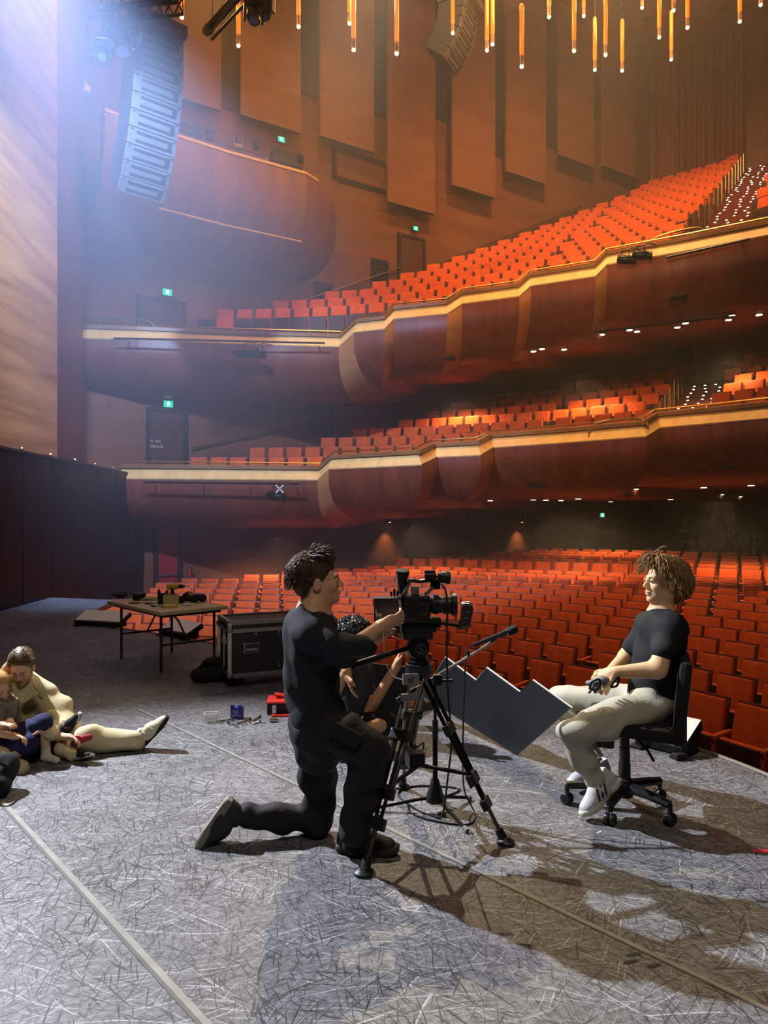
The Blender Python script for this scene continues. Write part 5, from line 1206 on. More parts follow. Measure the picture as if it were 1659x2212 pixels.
class Head:
    def __init__(h, c, f, up=(0,0,1), s=1.0):
        h.c = V(c); h.f = V(f).normalized(); h.l = V(up).cross(h.f).normalized(); h.u = h.f.cross(h.l).normalized(); h.s = s; h.R = Matrix((h.f, h.l, h.u)).transposed()
    def at(h, x, y, z): return h.c+h.R@(V((x,y,z))*h.s)
    def grow(h, b):
        s = h.s; E = lambda x,y,z,a,bb,cc,k=.02: b.ell(h.at(x,y,z), (a*s,bb*s,cc*s), h.R, k)
        E(-.018,0,.038,.098,.076,.086); E(.030,0,-.030,.060,.062,.085); E(.030,0,-.078,.052,.048,.036); E(.074,0,-.100,.018,.022,.018,.02)
        for y in (-1,1): E(-.005,y*.055,-.060,.030,.012,.035,.02); E(.058,y*.042,-.026,.024,.020,.020)
        E(.080,0,.020,.014,.050,.011,.015)
        b.cone(h.at(.090,0,.006), h.at(.108,0,-.026), .0075*s, .0115*s, .014)
        for y in (-1,1): E(.099,y*.011,-.034,.011,.0085,.0075,.006)
        E(.091,0,-.058,.013,.022,.0062,.006); E(.089,0,-.071,.013,.019,.0070,.006); b.cut(h.at(.106,0,-.0645), (.010*s,.024*s,.0018*s), h.R, .003)
        for y in (-1,1): b.cut(h.at(.097,y*.032,.002), (.012*s,.018*s,.010*s), h.R, .012)
        for y in (-1,1):
            b.ell(h.at(-.010,y*.079,-.014), (.021*s,.009*s,.033*s), h.R@Matrix.Rotation(.15,3,'Y'), .006); b.cut(h.at(-.004,y*.090,-.012), (.010*s,.008*s,.018*s), h.R, .005)
    def details(h, parent, iris=(60,44,34), brow=(50,36,26), lip=(150,92,76)):
        s = h.s
        for y in (-1,1):
            e = MB().ball(h.at(.0800,y*.032,.002), .0122*s, 12).build('eye', mat('eye_white', rgb(205,200,190), .25), parent, True)
            MB().ball(h.at(.0885,y*.0325,.001), (.0045*s,.0062*s,.0062*s), 10, h.R).build('iris', mat('iris_%d%d%d' % iris, rgb(*iris), .2), e, True)
            MB().ball(h.at(.0835,y*.032,.0070), (.0125*s,.0145*s,.0055*s), 10, h.R).build('eyelid', parent['skin_m'] if False else h.skin, e, True)
            MB().tube(arc([h.at(.093,y*.014,.019), h.at(.092,y*.030,.025), h.at(.080,y*.048,.020)]), [.0032*s*(1-.06*i) for i in range(13)], 5).build('eyebrow', mat('brow_%d' % brow[0], rgb(*brow), .9), parent, True)
        MB().ball(h.at(.0915,0,-.0590), (.0115*s,.0195*s,.0042*s), 12, h.R).ball(h.at(.0895,0,-.0705), (.0115*s,.0165*s,.0048*s), 12, h.R).build('lips', mat('lips_%d' % lip[0], rgb(*lip), .5), parent, True)
def hand(b, w, d, n, curl=.5, s=1.0, spread=.12, thumb=1, curls=None):
    """palm from wrist w along d, palm facing n; four fingers and a thumb"""
    w = V(w); d = V(d).normalized(); n = V(n); n = (n-d*n.dot(d)).normalized(); x = d.cross(n)*thumb      # x points to the thumb side
    pc = w+d*.045*s; R = Matrix((d, x, n)).transposed()
    b.ell(pc, (.052*s,.040*s,.017*s), R, .012); b.cone(w-d*.01*s, w+d*.03*s, .024*s, .026*s, .015)
    for i, (off, L_) in enumerate(((.030,.076),(.010,.084),(-.010,.078),(-.029,.062))):
        c = (curls[i] if curls else curl); p = w+d*.085*s+x*off*s; a = x*spread*(1.2-.8*i); dd = (d+a*.6).normalized(); r = .0088*s
        for j, fr in enumerate((.45,.31,.24)):
            ang = c*(.7 if j == 0 else 1.0); ax_ = dd.cross(n).normalized(); dd2 = (dd*math.cos(ang)+ (ax_.cross(dd)*-1 if False else n*0)+0*dd)
            nn = ax_.cross(dd).normalized(); nn = nn if nn.dot(n) > 0 else -nn; dd2 = (dd*math.cos(ang)+nn*math.sin(ang)).normalized(); n_ = (nn*math.cos(ang)-dd*math.sin(ang)); q = p+dd2*L_*fr*s
            b.cone(p, q, r, r*.93, .006); p = q; dd = dd2; n = n_; r *= .93
        n = R@V((0,0,1))
    p = w+d*.028*s+x*.034*s; t1 = (d*.55+x*.75+n*.25).normalized(); q = p+t1*.038*s; b.cone(p-t1*.015*s, q, .013*s, .0105*s, .010); b.cone(q, q+(d*.9+x*.2+n*.35).normalized()*.032*s, .0105*s, .009*s, .006)
def shoe(parent, heel, toe, up, L_, m_up, m_sole, kind=None, m_mark=None, m_lace=WHT, h=.005, m_in=BLK, thick=.03):
    """shoe resting on the line heel-toe, up = away from the sole"""
    heel = V(heel); x = (V(toe)-heel).normalized(); up = V(up); z = (up-x*up.dot(x)).normalized(); y = z.cross(x); R = Matrix((x,y,z)).transposed(); k = L_/.29
    at = lambda a,b_,c: heel+R@(V((a,b_,c))*k)
    sh = S(); sh.cone(at(.045,0,.060), at(.13,0,.062), .038*k, .040*k, .02); sh.cone(at(.13,0,.062), at(.235,0,.040), .042*k, .034*k, .03); sh.ell(at(.20,0,.040), (.075*k,.044*k,.026*k), R, .02); sh.cone(at(.035,0,.045), at(.050,0,.105), .034*k, .036*k, .02); sh.ell(at(.13,0,.022), (.135*k,.040*k,.02*k), R, .02)
    sh.cut(at(.055,0,.145), (.042*k,.030*k,.034*k), R, .008)
    ob = sh.build('shoe', m_up, parent, h)
    out = [(0,.020),(.008,.034),(.04,.038),(.10,.034),(.17,.043),(.225,.045),(.265,.034),(.287,.014)]
    o2 = [(a,b_) for a,b_ in out]+[(a,-b_) for a,b_ in reversed(out)]; n = len(o2); mb = MB(); rings = []
    for zz, sc_, lift in ((0,.93,0),(.006,1.0,0),(thick,1.02,0),(thick+.006,.96,0)): rings += [at(.145+(a-.145)*sc_, b_*sc_, zz+(.014*max(0,(a-.22)/.067)**1.5)) for a,b_ in o2]
    fs = [tuple(reversed(range(n))), tuple(3*n+i for i in range(n))]+[(r*n+i, r*n+(i+1)%n, (r+1)*n+(i+1)%n, (r+1)*n+i) for r in range(3) for i in range(n)]; mb.add(rings, fs); so = mb.build('sole', m_sole, ob, 50)
    mb = MB()
    for i in range(5):
        a = .115+.022*i; zt = .105-.0105*i
        mb.tube(arc([at(a,-.030,zt-.014), at(a+.004,0,zt+.002), at(a,.030,zt-.014)],4), .0032*k, 5)
    mb.build('laces', m_lace, ob); MB().ball(at(.075,0,.112), (.030*k,.024*k,.014*k), 10, R@Matrix.Rotation(.5,3,'Y')).build('tongue', m_in, ob, True)
    for sd in (-1,1):
        mk = MB()
        if kind == 'stripes':
            for i in range(3): mk.tube([at(.118+.027*i,sd*.0450,.036), at(.106+.027*i,sd*.0440,.058), at(.090+.027*i,sd*.0380,.086)], .0062*k, 6)
        elif kind == 'N':
            pts = [(.10,.045),(.105,.085),(.118,.085),(.140,.058),(.143,.080),(.155,.078),(.148,.038),(.136,.040),(.115,.068),(.112,.045)]; mk.tube([at(a,sd*(.0455-.10*max(0,c-.06)),c) for a,c in pts+[pts[0]]], .0022*k, 4)
        if kind: mk.build('side_mark', m_mark, ob)
    return ob
def locks(hd, parent, name, m, n, length, flow, wave, r, cond, grav=.25, lift=.5, seed=3, cling=False, base=(.104,.082,.093), oz=.038, ox=-.018, noise=.35):
    """hair made of many tapered locks rooted on the scalp"""
    rs = random.Random(seed); mb = MB(); s = hd.s; B = V(base)
    for i in range(n*8):
        if n <= 0: break
        z = rs.uniform(-.75,1); t = rs.uniform(0,2*math.pi); q = math.sqrt(max(0,1-z*z)); d = V((q*math.cos(t), q*math.sin(t), z))
        if not cond(d): continue
        n -= 1; p = V((d.x*B.x+ox, d.y*B.y, d.z*B.z+oz)); out = V((d.x/B.x, d.y/B.y, d.z/B.z)).normalized()
        fl = flow(d); dr = (out*lift+fl+V((rs.uniform(-1,1),rs.uniform(-1,1),rs.uniform(-1,1)))*noise).normalized(); L_ = length(d)*rs.uniform(.75,1.2); pts = [p-out*.01]; ph = rs.uniform(0,6); K_ = 7; ws = dr.cross(out)
        for j in range(K_):
            p = p+dr*L_/K_; e = V(((p.x-ox)/B.x, p.y/B.y, (p.z-oz)/B.z)); lim = 1.02+.05*rs.random() if not cling else 1.02
            if e.length < lim or cling: e = e.normalized()*lim; p = V((e.x*B.x+ox, e.y*B.y, e.z*B.z+oz))
            pts.append(p+ws*wave*math.sin(ph+j*1.5)+out*wave*.6*math.cos(ph+j*1.3)); dr = (dr+V((0,0,-1))*grav+fl*.15).normalized()
        mb.tube([hd.at(*x) for x in pts], [r*s*(.75+.25*math.sin(3*k/len(pts)))*(1-.85*(k/(len(pts)-1))**2) for k in range(len(pts))], 5)
    return mb.build(name, m, parent, 70)
def person(name, loc, label): return thing(name, loc, label, 'person')
def skin(name, c): return mat(name, c, .5, spec=.35, var=.05, vscale=25, bump=.04, bscale=150)

# ================================================================ the kneeling cameraman
def JJ(Y0): return lambda px, py, dy=0.0: P(px, py, Y0+dy)
J = JJ(3.46); cm = person('person', V((J(690,1700).x, 3.46, 0)), 'person in a black sweater and cargo trousers kneeling at the film camera'); SK = skin('skin_a', rgb(206,160,124))
hd_ = Head(J(690,1254), (1,.08,.07), s=.99); hd_.skin = SK
b = S(); hd_.grow(b); b.cone(hd_.at(-.02,0,-.06), J(676,1330), .050, .056, .03); b.cone(J(676,1335), J(684,1540), .12, .12, .05, ((1,0,0),.75))
b.cone(J(676,1368,-.14), J(676,1368,.16), .06, .06, .05)
b.chain([J(680,1374,-.16), J(758,1398,-.165), J(822,1352,-.05)], [.05,.036,.029], .02); hand(b, J(826,1349,-.04), V((.75,.30,.20)), V((.1,.9,.4)), .55, .95, thumb=-1)
b.chain([J(690,1372,.17), J(770,1410,.24), J(835,1362,.24)], [.05,.042,.029], .02); hand(b, J(838,1358,.24), V((.8,-.3,.3)), V((.2,-.9,.3)), .7, .95)
b.chain([J(695,1565,-.07), J(798,1622,-.15), J(762,1800,-.12)], [.07,.045,.035], .03); b.chain([J(688,1565,.09), J(690,1768,.12), J(520,1766,.06)], [.07,.042,.035], .03)
b.build('body', SK, cm, .005); hd_.details(cm)
M_SWT = mat('charcoal_knit', rgb(27,29,36), .9, bump=.35, bscale=180, var=.12, vscale=40, sheen=.15)
c = S(); c.cone(J(668,1372), J(670,1450), .168, .165, .05, ((1,0,.05),.74)); c.cone(J(670,1450), J(684,1545), .165, .160, .05, ((1,0,.05),.80)); c.ell(J(690,1352), (.075,.11,.04), None, .04)
c.cone(J(672,1362,-.13), J(680,1362,.15), .075, .075, .06); c.chain([J(676,1376,-.16), J(735,1402,-.18), J(776,1398,-.16)], [.080,.070,.060], .04); c.chain([J(690,1374,.16), J(765,1408,.23), J(790,1395,.24)], [.075,.062,.055], .04)
c.cone(J(676,1332), J(678,1345), .066, .10, .03); c.build('sweater', M_SWT, cm, .006, folds=.0075, fscale=1.7, seed=4)
c = S(); c.cone(J(684,1538), J(690,1562), .170, .165, .03, ((1,0,.05),.78)); c.build('hem_rib', M_SWT, cm, .006)
M_CARGO = mat('black_cargo_cloth', rgb(24,24,27), .8, bump=.3, bscale=60, var=.15)
c = S(); c.cone(J(692,1560), J(692,1600), .150, .15, .05, ((1,0,0),.9)); c.chain([J(695,1575,-.06), J(750,1592,-.12), J(800,1620,-.15)], [.108,.092,.086], .05); c.chain([J(800,1622,-.15), J(780,1715,-.14), J(764,1795,-.12)], [.084,.074,.082], .04)
c.chain([J(690,1575,.09), J(688,1680,.11), J(688,1772,.12)], [.105,.086,.070], .05); c.chain([J(688,1772,.12), J(610,1768,.08), J(535,1764,.06)], [.070,.062,.058], .04); c.ell(J(662,1572,.02), (.085,.14,.09), None, .05)
c.build('cargo_trousers', M_CARGO, cm, .006, folds=.0095, fscale=1.9, seed=9)
MB().box(J(742,1585,-.245), (.17,.02,.07), frame(J(800,1615,-.24)-J(700,1565,-.24)), .008).build('pocket_flap', M_CARGO, cm)
c = S(); c.cone(J(762,1802,-.12), J(760,1825,-.12), .042, .045, .02); c.build('sock', mat('dark_sock', rgb(20,20,22), .9), cm, .006); c = S(); c.cone(J(535,1764,.06), J(512,1762,.06), .042, .042, .02); c.build('sock', mat('dark_sock', rgb(20,20,22), .9), cm, .006)
M_SNK = mat('dark_sneaker', rgb(38,40,42), .7, bump=.3, bscale=120); M_SOLE = mat('grey_sole', rgb(120,120,108), .6, bump=.5, bscale=60); M_NMARK = mat('grey_reflective', rgb(130,132,134), .4)
hl = G(728,1836); hl.z = 0; shoe(cm, hl, hl+V((.27,-.05,0)), (0,0,1), .305, M_SNK, mat('dark_sole', rgb(58,58,58), .7), 'N', M_NMARK, BLK)
to_ = G(420,1826); to_.z = .012; he = J(492,1718,.05); up_ = V((.75,0,-.5)); shoe(cm, he+(he-to_).normalized()*.0, to_, (.85,.05,.5) if False else V((1,.05,-.9)), .31, M_SNK, M_SOLE, 'N', mat('dark_mark', rgb(70,70,74), .5), BLK)
M_HAIR1 = mat('dark_brown_hair', rgb(74,56,38), .62, spec=.25, var=.35, vscale=60)
c = S(); c.ell(hd_.at(-.034,0,.056), (.112,.090,.092), hd_.R, .02); c.ell(hd_.at(-.082,0,.005), (.052,.074,.080), hd_.R, .03); c.ell(hd_.at(.025,0,.110), (.060,.062,.036), hd_.R, .03); c.cut(hd_.at(.112,0,-.010), (.062,.12,.085), hd_.R, .015); c.cut(hd_.at(.03,.0,-.075), (.060,.12,.075), hd_.R, .02)
hr = c.build('hair', M_HAIR1, cm, .006, folds=.003, fscale=.8, seed=2)
locks(hd_, hr, 'hair_locks', M_HAIR1, 1300, lambda d: .060 if d.z > .3 else .050, lambda d: V((.5,.3*d.y,.25)) if d.x > -.1 and d.z > .4 else V((-.55,.2*d.y,-.7)), .0035, .0036, lambda d: (d.z > .62 or d.x < -.05) and d.z > -.42 and d.x < .55, .20, .20, 3, base=(.116,.092,.100), oz=.048, ox=-.030, noise=.35)
# ================================================================ the seated man
J = JJ(3.95); sm = person('person', V((J(1400,1700).x, 3.95, 0)), 'person in a black t-shirt and pale grey trousers sitting on the office chair'); SK = skin('skin_b', rgb(222,178,134))
hd_ = Head(J(1432,1256), (-.97,-.16,.03), s=1.0); hd_.skin = SK
b = S(); hd_.grow(b); b.cone(hd_.at(-.02,0,-.06), J(1424,1328), .056, .062, .03); b.cone(J(1430,1360), J(1415,1500), .13, .125, .05, ((1,0,0),.75)); b.cone(J(1446,1355,-.14), J(1400,1350,.16), .06, .06, .05)
b.chain([J(1452,1358,-.16), J(1420,1446,-.24), J(1332,1452,-.20)], [.056,.047,.031], .025); hand(b, J(1334,1452,-.20), V((-.85,.28,-.18)), V((-.2,.6,-.8)), .6, 1.0, thumb=1)
b.chain([J(1395,1352,.17), J(1352,1420,.20), J(1318,1452,.02)], [.052,.044,.030], .025); hand(b, J(1318,1453,.01), V((-.45,-.5,-.55)), V((-.5,-.1,-.8)), .75, 1.0, thumb=-1)
b.chain([J(1400,1528,-.10), J(1238,1582,-.22), J(1294,1700,-.13)], [.085,.055,.036], .03); b.chain([J(1395,1515,.10), J(1204,1506,.52), J(1292,1652,.28)], [.085,.055,.036], .03)
b.build('body', SK, sm, .005); hd_.details(sm, brow=(120,92,60))
M_TEE = mat('black_cotton', rgb(18,18,20), .85, bump=.15, bscale=150, var=.1)
c = S(); c.cone(J(1428,1378), J(1424,1430), .168, .152, .05, ((1,0,0),.76)); c.cone(J(1424,1430), J(1408,1505), .150, .150, .05, ((1,0,0),.88)); c.cone(J(1448,1352,-.14), J(1402,1350,.16), .070, .068, .06); c.ell(J(1428,1346), (.085,.11,.04), None, .04)
c.chain([J(1455,1362,-.16), J(1438,1402,-.205)], [.080,.074], .04); c.chain([J(1398,1356,.17), J(1370,1398,.19)], [.076,.068], .04); c.cone(J(1424,1330), J(1426,1345), .064, .10, .03); c.build('t_shirt', M_TEE, sm, .006, folds=.0062, fscale=1.8, seed=6)
M_PALE = mat('pale_grey_cotton', rgb(176,172,154), .85, bump=.2, bscale=90, var=.06)
c = S(); c.cone(J(1428,1518), J(1398,1528), .140, .135, .05, ((0,0,1),.85)); c.chain([J(1400,1530,-.10), J(1320,1555,-.16), J(1240,1580,-.22)], [.108,.092,.074], .05); c.chain([J(1238,1584,-.22), J(1262,1640,-.18), J(1290,1692,-.14)], [.070,.062,.048], .03)
c.chain([J(1395,1518,.10), J(1300,1510,.30), J(1205,1506,.52)], [.104,.086,.068], .05); c.chain([J(1205,1507,.52), J(1250,1580,.38), J(1292,1648,.28)], [.068,.058,.048], .03); c.build('trousers', M_PALE, sm, .006, folds=.0080, fscale=1.8, seed=12)
M_WSH = mat('pale_mesh_shoe', rgb(188,190,192), .7, bump=.3, bscale=140); M_WSOLE = mat('off_white_sole', rgb(206,204,180), .6)
shoe(sm, P(1338,1690,3.83), P(1270,1764,3.74), V((-.75,-.1,.6)), .29, M_WSH, M_WSOLE, 'stripes', BLK, WHT); shoe(sm, P(1318,1676,4.2), P(1228,1700,4.12), V((-.15,-.1,1)), .28, M_WSH, M_WSOLE, 'stripes', BLK, WHT)
M_HAIR2 = mat('light_brown_wavy_hair', rgb(132,98,58), .58, spec=.25, var=.35, vscale=50)
c = S(); c.ell(hd_.at(-.030,0,.055), (.108,.090,.086), hd_.R, .02); c.ell(hd_.at(-.075,0,-.03), (.055,.080,.095), hd_.R, .03); c.cut(hd_.at(.105,0,-.02), (.070,.12,.085), hd_.R, .02); c.cut(hd_.at(.03,.0,-.09), (.055,.12,.06), hd_.R, .02); hr = c.build('hair', M_HAIR2, sm, .006, folds=.004, fscale=.9, seed=5)
locks(hd_, hr, 'hair_locks', M_HAIR2, 1700, lambda d: .085 if d.z < .4 else .11, lambda d: V((.1,.8*d.y+.2,.15)) if d.x > .35 else V((-.25,.6*d.y,-.6)), .008, .0040, lambda d: (d.z > .30 or d.x < .1) and d.z > -.55 and d.x < .74, .42, .15, 8, base=(.114,.094,.098), oz=.046, ox=-.022, noise=.32)
q = P(1304,1474,3.74); gl = thing('gloves', q, 'pair of grey and black work gloves held in the seated person\'s hands', 'gloves'); M_GLV = mat('glove_grey', rgb(120,116,118), .6)
c = S(); c.chain([q+V((-.07,.02,-.01)), q+V((-.01,0,.01)), q+V((.06,.02,.01))], [.022,.030,.022], .02, ((0,0,1),.7)); 
for k in range(3): c.cone(q+V((-.05+.012*k,.0,-.01)), q+V((-.085+.03*k,-.03,-.045)), .010, .008, .008)
c.build('palm_piece', M_GLV, gl, .005); MB().tube(arc([q+V((-.08,-.02,-.03)), q+V((-.07,-.035,.012)), q+V((-.03,-.03,.02)), q+V((-.045,-.035,-.03)), q+V((-.08,-.02,-.03))]), .006, 6).build('dark_trim', BLK, gl, True); MB().tube(arc([q+V((.03,-.025,-.02)), q+V((.05,-.03,.02)), q+V((.075,-.02,.025)), q+V((.06,-.03,-.01)), q+V((.03,-.025,-.02))]), .006, 6).build('cuff_strap', BLK, gl, True)
# ================================================================ the person crouching behind
J = JJ(5.15); cr = person('person', V((J(765,1590).x, 5.15, 0)), 'person with curly black hair sitting on the floor behind the camera tripod'); SK = skin('skin_c', rgb(190,140,104))
hd_ = Head(J(771,1385), (.93,-.22,-.22), s=.98); hd_.skin = SK; b = S(); hd_.grow(b); b.cone(hd_.at(-.02,0,-.06), J(764,1438), .052, .058, .03); b.cone(J(764,1460), J(768,1560), .13, .13, .05, ((1,0,0),.8))
b.chain([J(748,1452,-.16), J(722,1500,-.26), J(748,1450,-.42)], [.050,.042,.030], .02); hand(b, J(750,1453,-.42), V((.22,-.05,-.95)), V((.75,.1,-.2)), .22, 1.05, .10, 1)
b.chain([J(786,1452,.15), J(798,1535,-.10), J(856,1440,-.20)], [.050,.042,.030], .02); hand(b, J(857,1438,-.20), V((.25,.1,.9)), V((.9,-.1,-.2)), 1.25, 1.0, .05, -1)
b.chain([J(760,1568,-.08), J(838,1562,-.25), J(768,1582,-.35)], [.075,.055,.036], .03); b.chain([J(772,1565,.12), J(815,1516,.35), P(902,1521,5.85)], [.075,.056,.038], .03); b.build('body', SK, cr, .006); hd_.details(cr, brow=(24,20,18))
c = S(); c.cone(J(762,1462), J(768,1555), .165, .155, .05, ((1,0,0),.8)); c.cone(J(748,1448,-.14), J(784,1448,.15), .072, .072, .06); c.chain([J(747,1454,-.16), J(730,1488,-.23)], [.078,.070], .04); c.chain([J(787,1455,.15), J(794,1500,.03)], [.076,.068], .04); c.cone(J(764,1436), J(764,1446), .066, .09, .03); c.build('t_shirt', mat('dark_grey_cotton', rgb(44,46,52), .85, bump=.2, bscale=120), cr, .007, folds=.004, fscale=1.5, seed=15)
c = S(); c.cone(J(766,1555), J(766,1572), .145, .14, .05, ((0,0,1),.8)); c.chain([J(760,1568,-.08), J(835,1562,-.24)], [.095,.080], .04); c.chain([J(772,1566,.12), J(812,1520,.33)], [.095,.080], .04); c.build('shorts', mat('black_shorts', rgb(18,18,20), .85, bump=.2), cr, .007, folds=.004, fscale=1.5, seed=16)
shoe(cr, P(905,1546,5.86), P(938,1532,5.98), (-.3,0,1), .27, mat('brown_shoe', rgb(70,54,42), .7), M_SOLE, None, None, BLK, .006); shoe(cr, J(770,1592,-.38), J(722,1592,-.42), (0,0,1), .27, M_SNK, M_SOLE, None, None, BLK, .006)
M_CURL = mat('black_curly_hair', rgb(34,32,32), .4, spec=.6); c = S(); c.ell(hd_.at(-.034,0,.064), (.132,.114,.106), hd_.R, .02); c.cut(hd_.at(.115,0,-.03), (.080,.13,.085), hd_.R, .02); c.cut(hd_.at(.02,.0,-.09), (.065,.13,.07), hd_.R, .02); hr = c.build('hair', M_CURL, cr, .007, folds=.006, fscale=.4, seed=5)
rs = random.Random(4); mb = MB(); n = 0
while n < 560:
    z = rs.uniform(-.3,1); t = rs.uniform(0,6.283); q = math.sqrt(1-z*z); d = V((q*math.cos(t), q*math.sin(t), z))
    if d.x > .70 or (d.x > .2 and d.z < .25): continue
    n += 1; p = V((d.x*.138-.034, d.y*.120, d.z*.112+.064)); a = V((rs.uniform(-1,1),rs.uniform(-1,1),rs.uniform(-1,1))).normalized(); e = a.orthogonal().normalized(); g = a.cross(e); r = rs.uniform(.007,.012)
    mb.tube([hd_.at(*(p+(e*math.cos(k*1.1)+g*math.sin(k*1.1))*r+a*(k-4)*.0022)) for k in range(9)], .0026, 4)
mb.build('curls', M_CURL, hr, True)
# dark gridded panel beside that person
q0 = P(822,1500,5.45); pn = thing('grid_panel', V((q0.x,q0.y,0)), 'black panel with pale grid lines standing beside the curly-haired person', 'panel'); R = frame(V((1,.25,0)))@Matrix.Rotation(.15,3,'Y')
MB().box(q0+V((.02,0,-.02)), (.30,.03,.50), R, .01).build('panel_board', mat('panel_black', rgb(26,28,32), .6), pn); mb = MB()
for k in range(5): mb.box(q0+R@V((.02,-.018,-.20+.09*k)), (.29,.003,.004), R)
for k in range(5): mb.box(q0+R@V((-.10+.06*k,-.018,0)), (.004,.003,.42), R)
mb.build('grid_line', mat('grid_grey', rgb(110,112,116), .5), pn); MB().box(V((q0.x+.02,q0.y+.03,.03)), (.32,.2,.06), frame(V((1,.25,0)))).build('stand', BLK, pn); MB().tube([V((q0.x,q0.y+.06,.04)), q0+V((.0,.03,-.1))], .012, 6).build('prop', BLK, pn)
# ================================================================ the woman and children at the left
J = JJ(4.95); wm = person('person', V((J(40,1615).x, 4.95, 0)), 'person in a cream jacket and cream trousers sitting on the floor at the left'); SK = skin('skin_d', rgb(212,168,132))
hd_ = Head(J(46,1442,-.08), (.22,-.80,-.42), s=.96); hd_.skin = SK; b = S(); hd_.grow(b); b.cone(hd_.at(-.03,0,-.06), J(38,1486), .050, .054, .03); b.cone(J(38,1500), J(40,1590), .12, .13, .05, ((0,1,0),.75))
b.chain([J(92,1495), J(140,1560,-.10), J(105,1578,-.32)], [.045,.040,.028], .02); hand(b, J(104,1579,-.32), V((-.8,-.2,-.2)), V((0,-.5,-.8)), .5, .9); b.chain([J(-8,1495), J(-30,1540,-.15), J(8,1452,-.10)], [.045,.038,.027], .02); hand(b, J(9,1450,-.10), V((.35,.2,.9)), V((.8,.3,-.1)), .4, .9)
b.chain([J(70,1600,-.05), J(190,1596,-.15), J(300,1600,-.06)], [.085,.056,.036], .03); b.chain([J(20,1600,-.05), J(-30,1620,-.35), J(40,1668,-.50)], [.085,.056,.032], .03); b.build('body', SK, wm, .006); hd_.details(wm, brow=(60,44,32))
M_CRM = mat('cream_wool', rgb(206,192,150), .9, bump=.12, bscale=200, var=.06)
c = S(); c.cone(J(40,1500), J(42,1595), .185, .200, .06, ((0,1,0),.8)); c.cone(J(2,1490), J(80,1490), .085, .085, .06); c.chain([J(88,1496), J(122,1535,-.04), J(146,1568,-.10)], [.095,.092,.085], .04); c.chain([J(146,1570,-.10), J(112,1580,-.28)], [.082,.062], .04); c.chain([J(-5,1500), J(-30,1545,-.12)], [.09,.085], .04); c.chain([J(-30,1545,-.12), J(-2,1480,-.12)], [.07,.06], .03)
c.cut(J(42,1478,-.16), (.06,.09,.10), None, .02); c.build('jacket', M_CRM, wm, .007, folds=.009, fscale=2.2, seed=21)
mb = MB(); mb.add([J(22,1478,-.13), J(5,1500,-.19), J(30,1520,-.21), J(40,1512,-.20), J(30,1490,-.15)], [(0,1,2,3,4)]); mb.add([J(66,1476,-.13), J(82,1500,-.19), J(52,1520,-.21), J(44,1512,-.20), J(56,1490,-.15)], [(0,1,2,3,4)])
co = mb.build('collar', M_CRM, wm); co.modifiers.new('thick', 'SOLIDIFY').thickness = .012
MB().tube(arc([J(41,1514,-.20), J(40,1540,-.185), J(40,1575,-.19)]), .004, 6).build('placket', mat('seam_tan', rgb(150,136,100), .8), wm, True); MB().tube(arc([J(70,1478,-.09), J(80,1492,-.12), J(92,1510,-.10)]), .004, 6).build('shoulder_seam', mat('seam_tan', rgb(150,136,100), .8), wm, True)
c = S(); c.cone(J(50,1596), J(40,1606), .15, .15, .05, ((0,0,1),.7)); c.chain([J(70,1600,-.05), J(190,1597,-.15), J(295,1600,-.06)], [.110,.080,.068], .05); c.chain([J(20,1602,-.05), J(-30,1622,-.35), J(38,1664,-.49)], [.105,.085,.060], .05); c.build('trousers', M_CRM, wm, .007, folds=.009, fscale=2.0, seed=22)
shoe(wm, J(312,1614,-.05), J(352,1566,-.05)+V((.02,0,0)), V((-.8,-.1,.5)), .27, mat('cream_sneaker', rgb(210,200,160), .7, bump=.2), mat('black_sole', rgb(24,24,24), .7), 'stripes', WHT, WHT, .005, WHT)
c = S(); c.ell(J(50,1678,-.52), (.05,.035,.022), None, .02); c.build('sock', mat('cream_sock', rgb(214,204,176), .9), wm, .006)
M_HAIR3 = mat('smooth_brown_hair', rgb(88,62,40), .4, spec=.5, var=.3, vscale=80, stretch=(1,1,.2)); c = S(); c.ell(hd_.at(-.026,0,.048), (.104,.083,.086), hd_.R, .02); c.cut(hd_.at(.110,0,-.01), (.075,.12,.085), hd_.R, .02); c.cut(hd_.at(.03,.0,-.08), (.055,.12,.06), hd_.R, .02); hr = c.build('hair', M_HAIR3, wm, .006)
locks(hd_, hr, 'hair_locks', M_HAIR3, 420, lambda d: .12, lambda d: V((-1,.6*(1 if d.y > 0 else -1),-.15)), .0012, .0042, lambda d: d.z > .05 and d.x < .72 and abs(d.y) > .05, .0, .05, 8, cling=True, base=(.107,.086,.089), oz=.047, ox=-.025, noise=.06); MB().ball(hd_.at(-.13,0,.03), .035, 12).build('bun', M_HAIR3, hr, True)
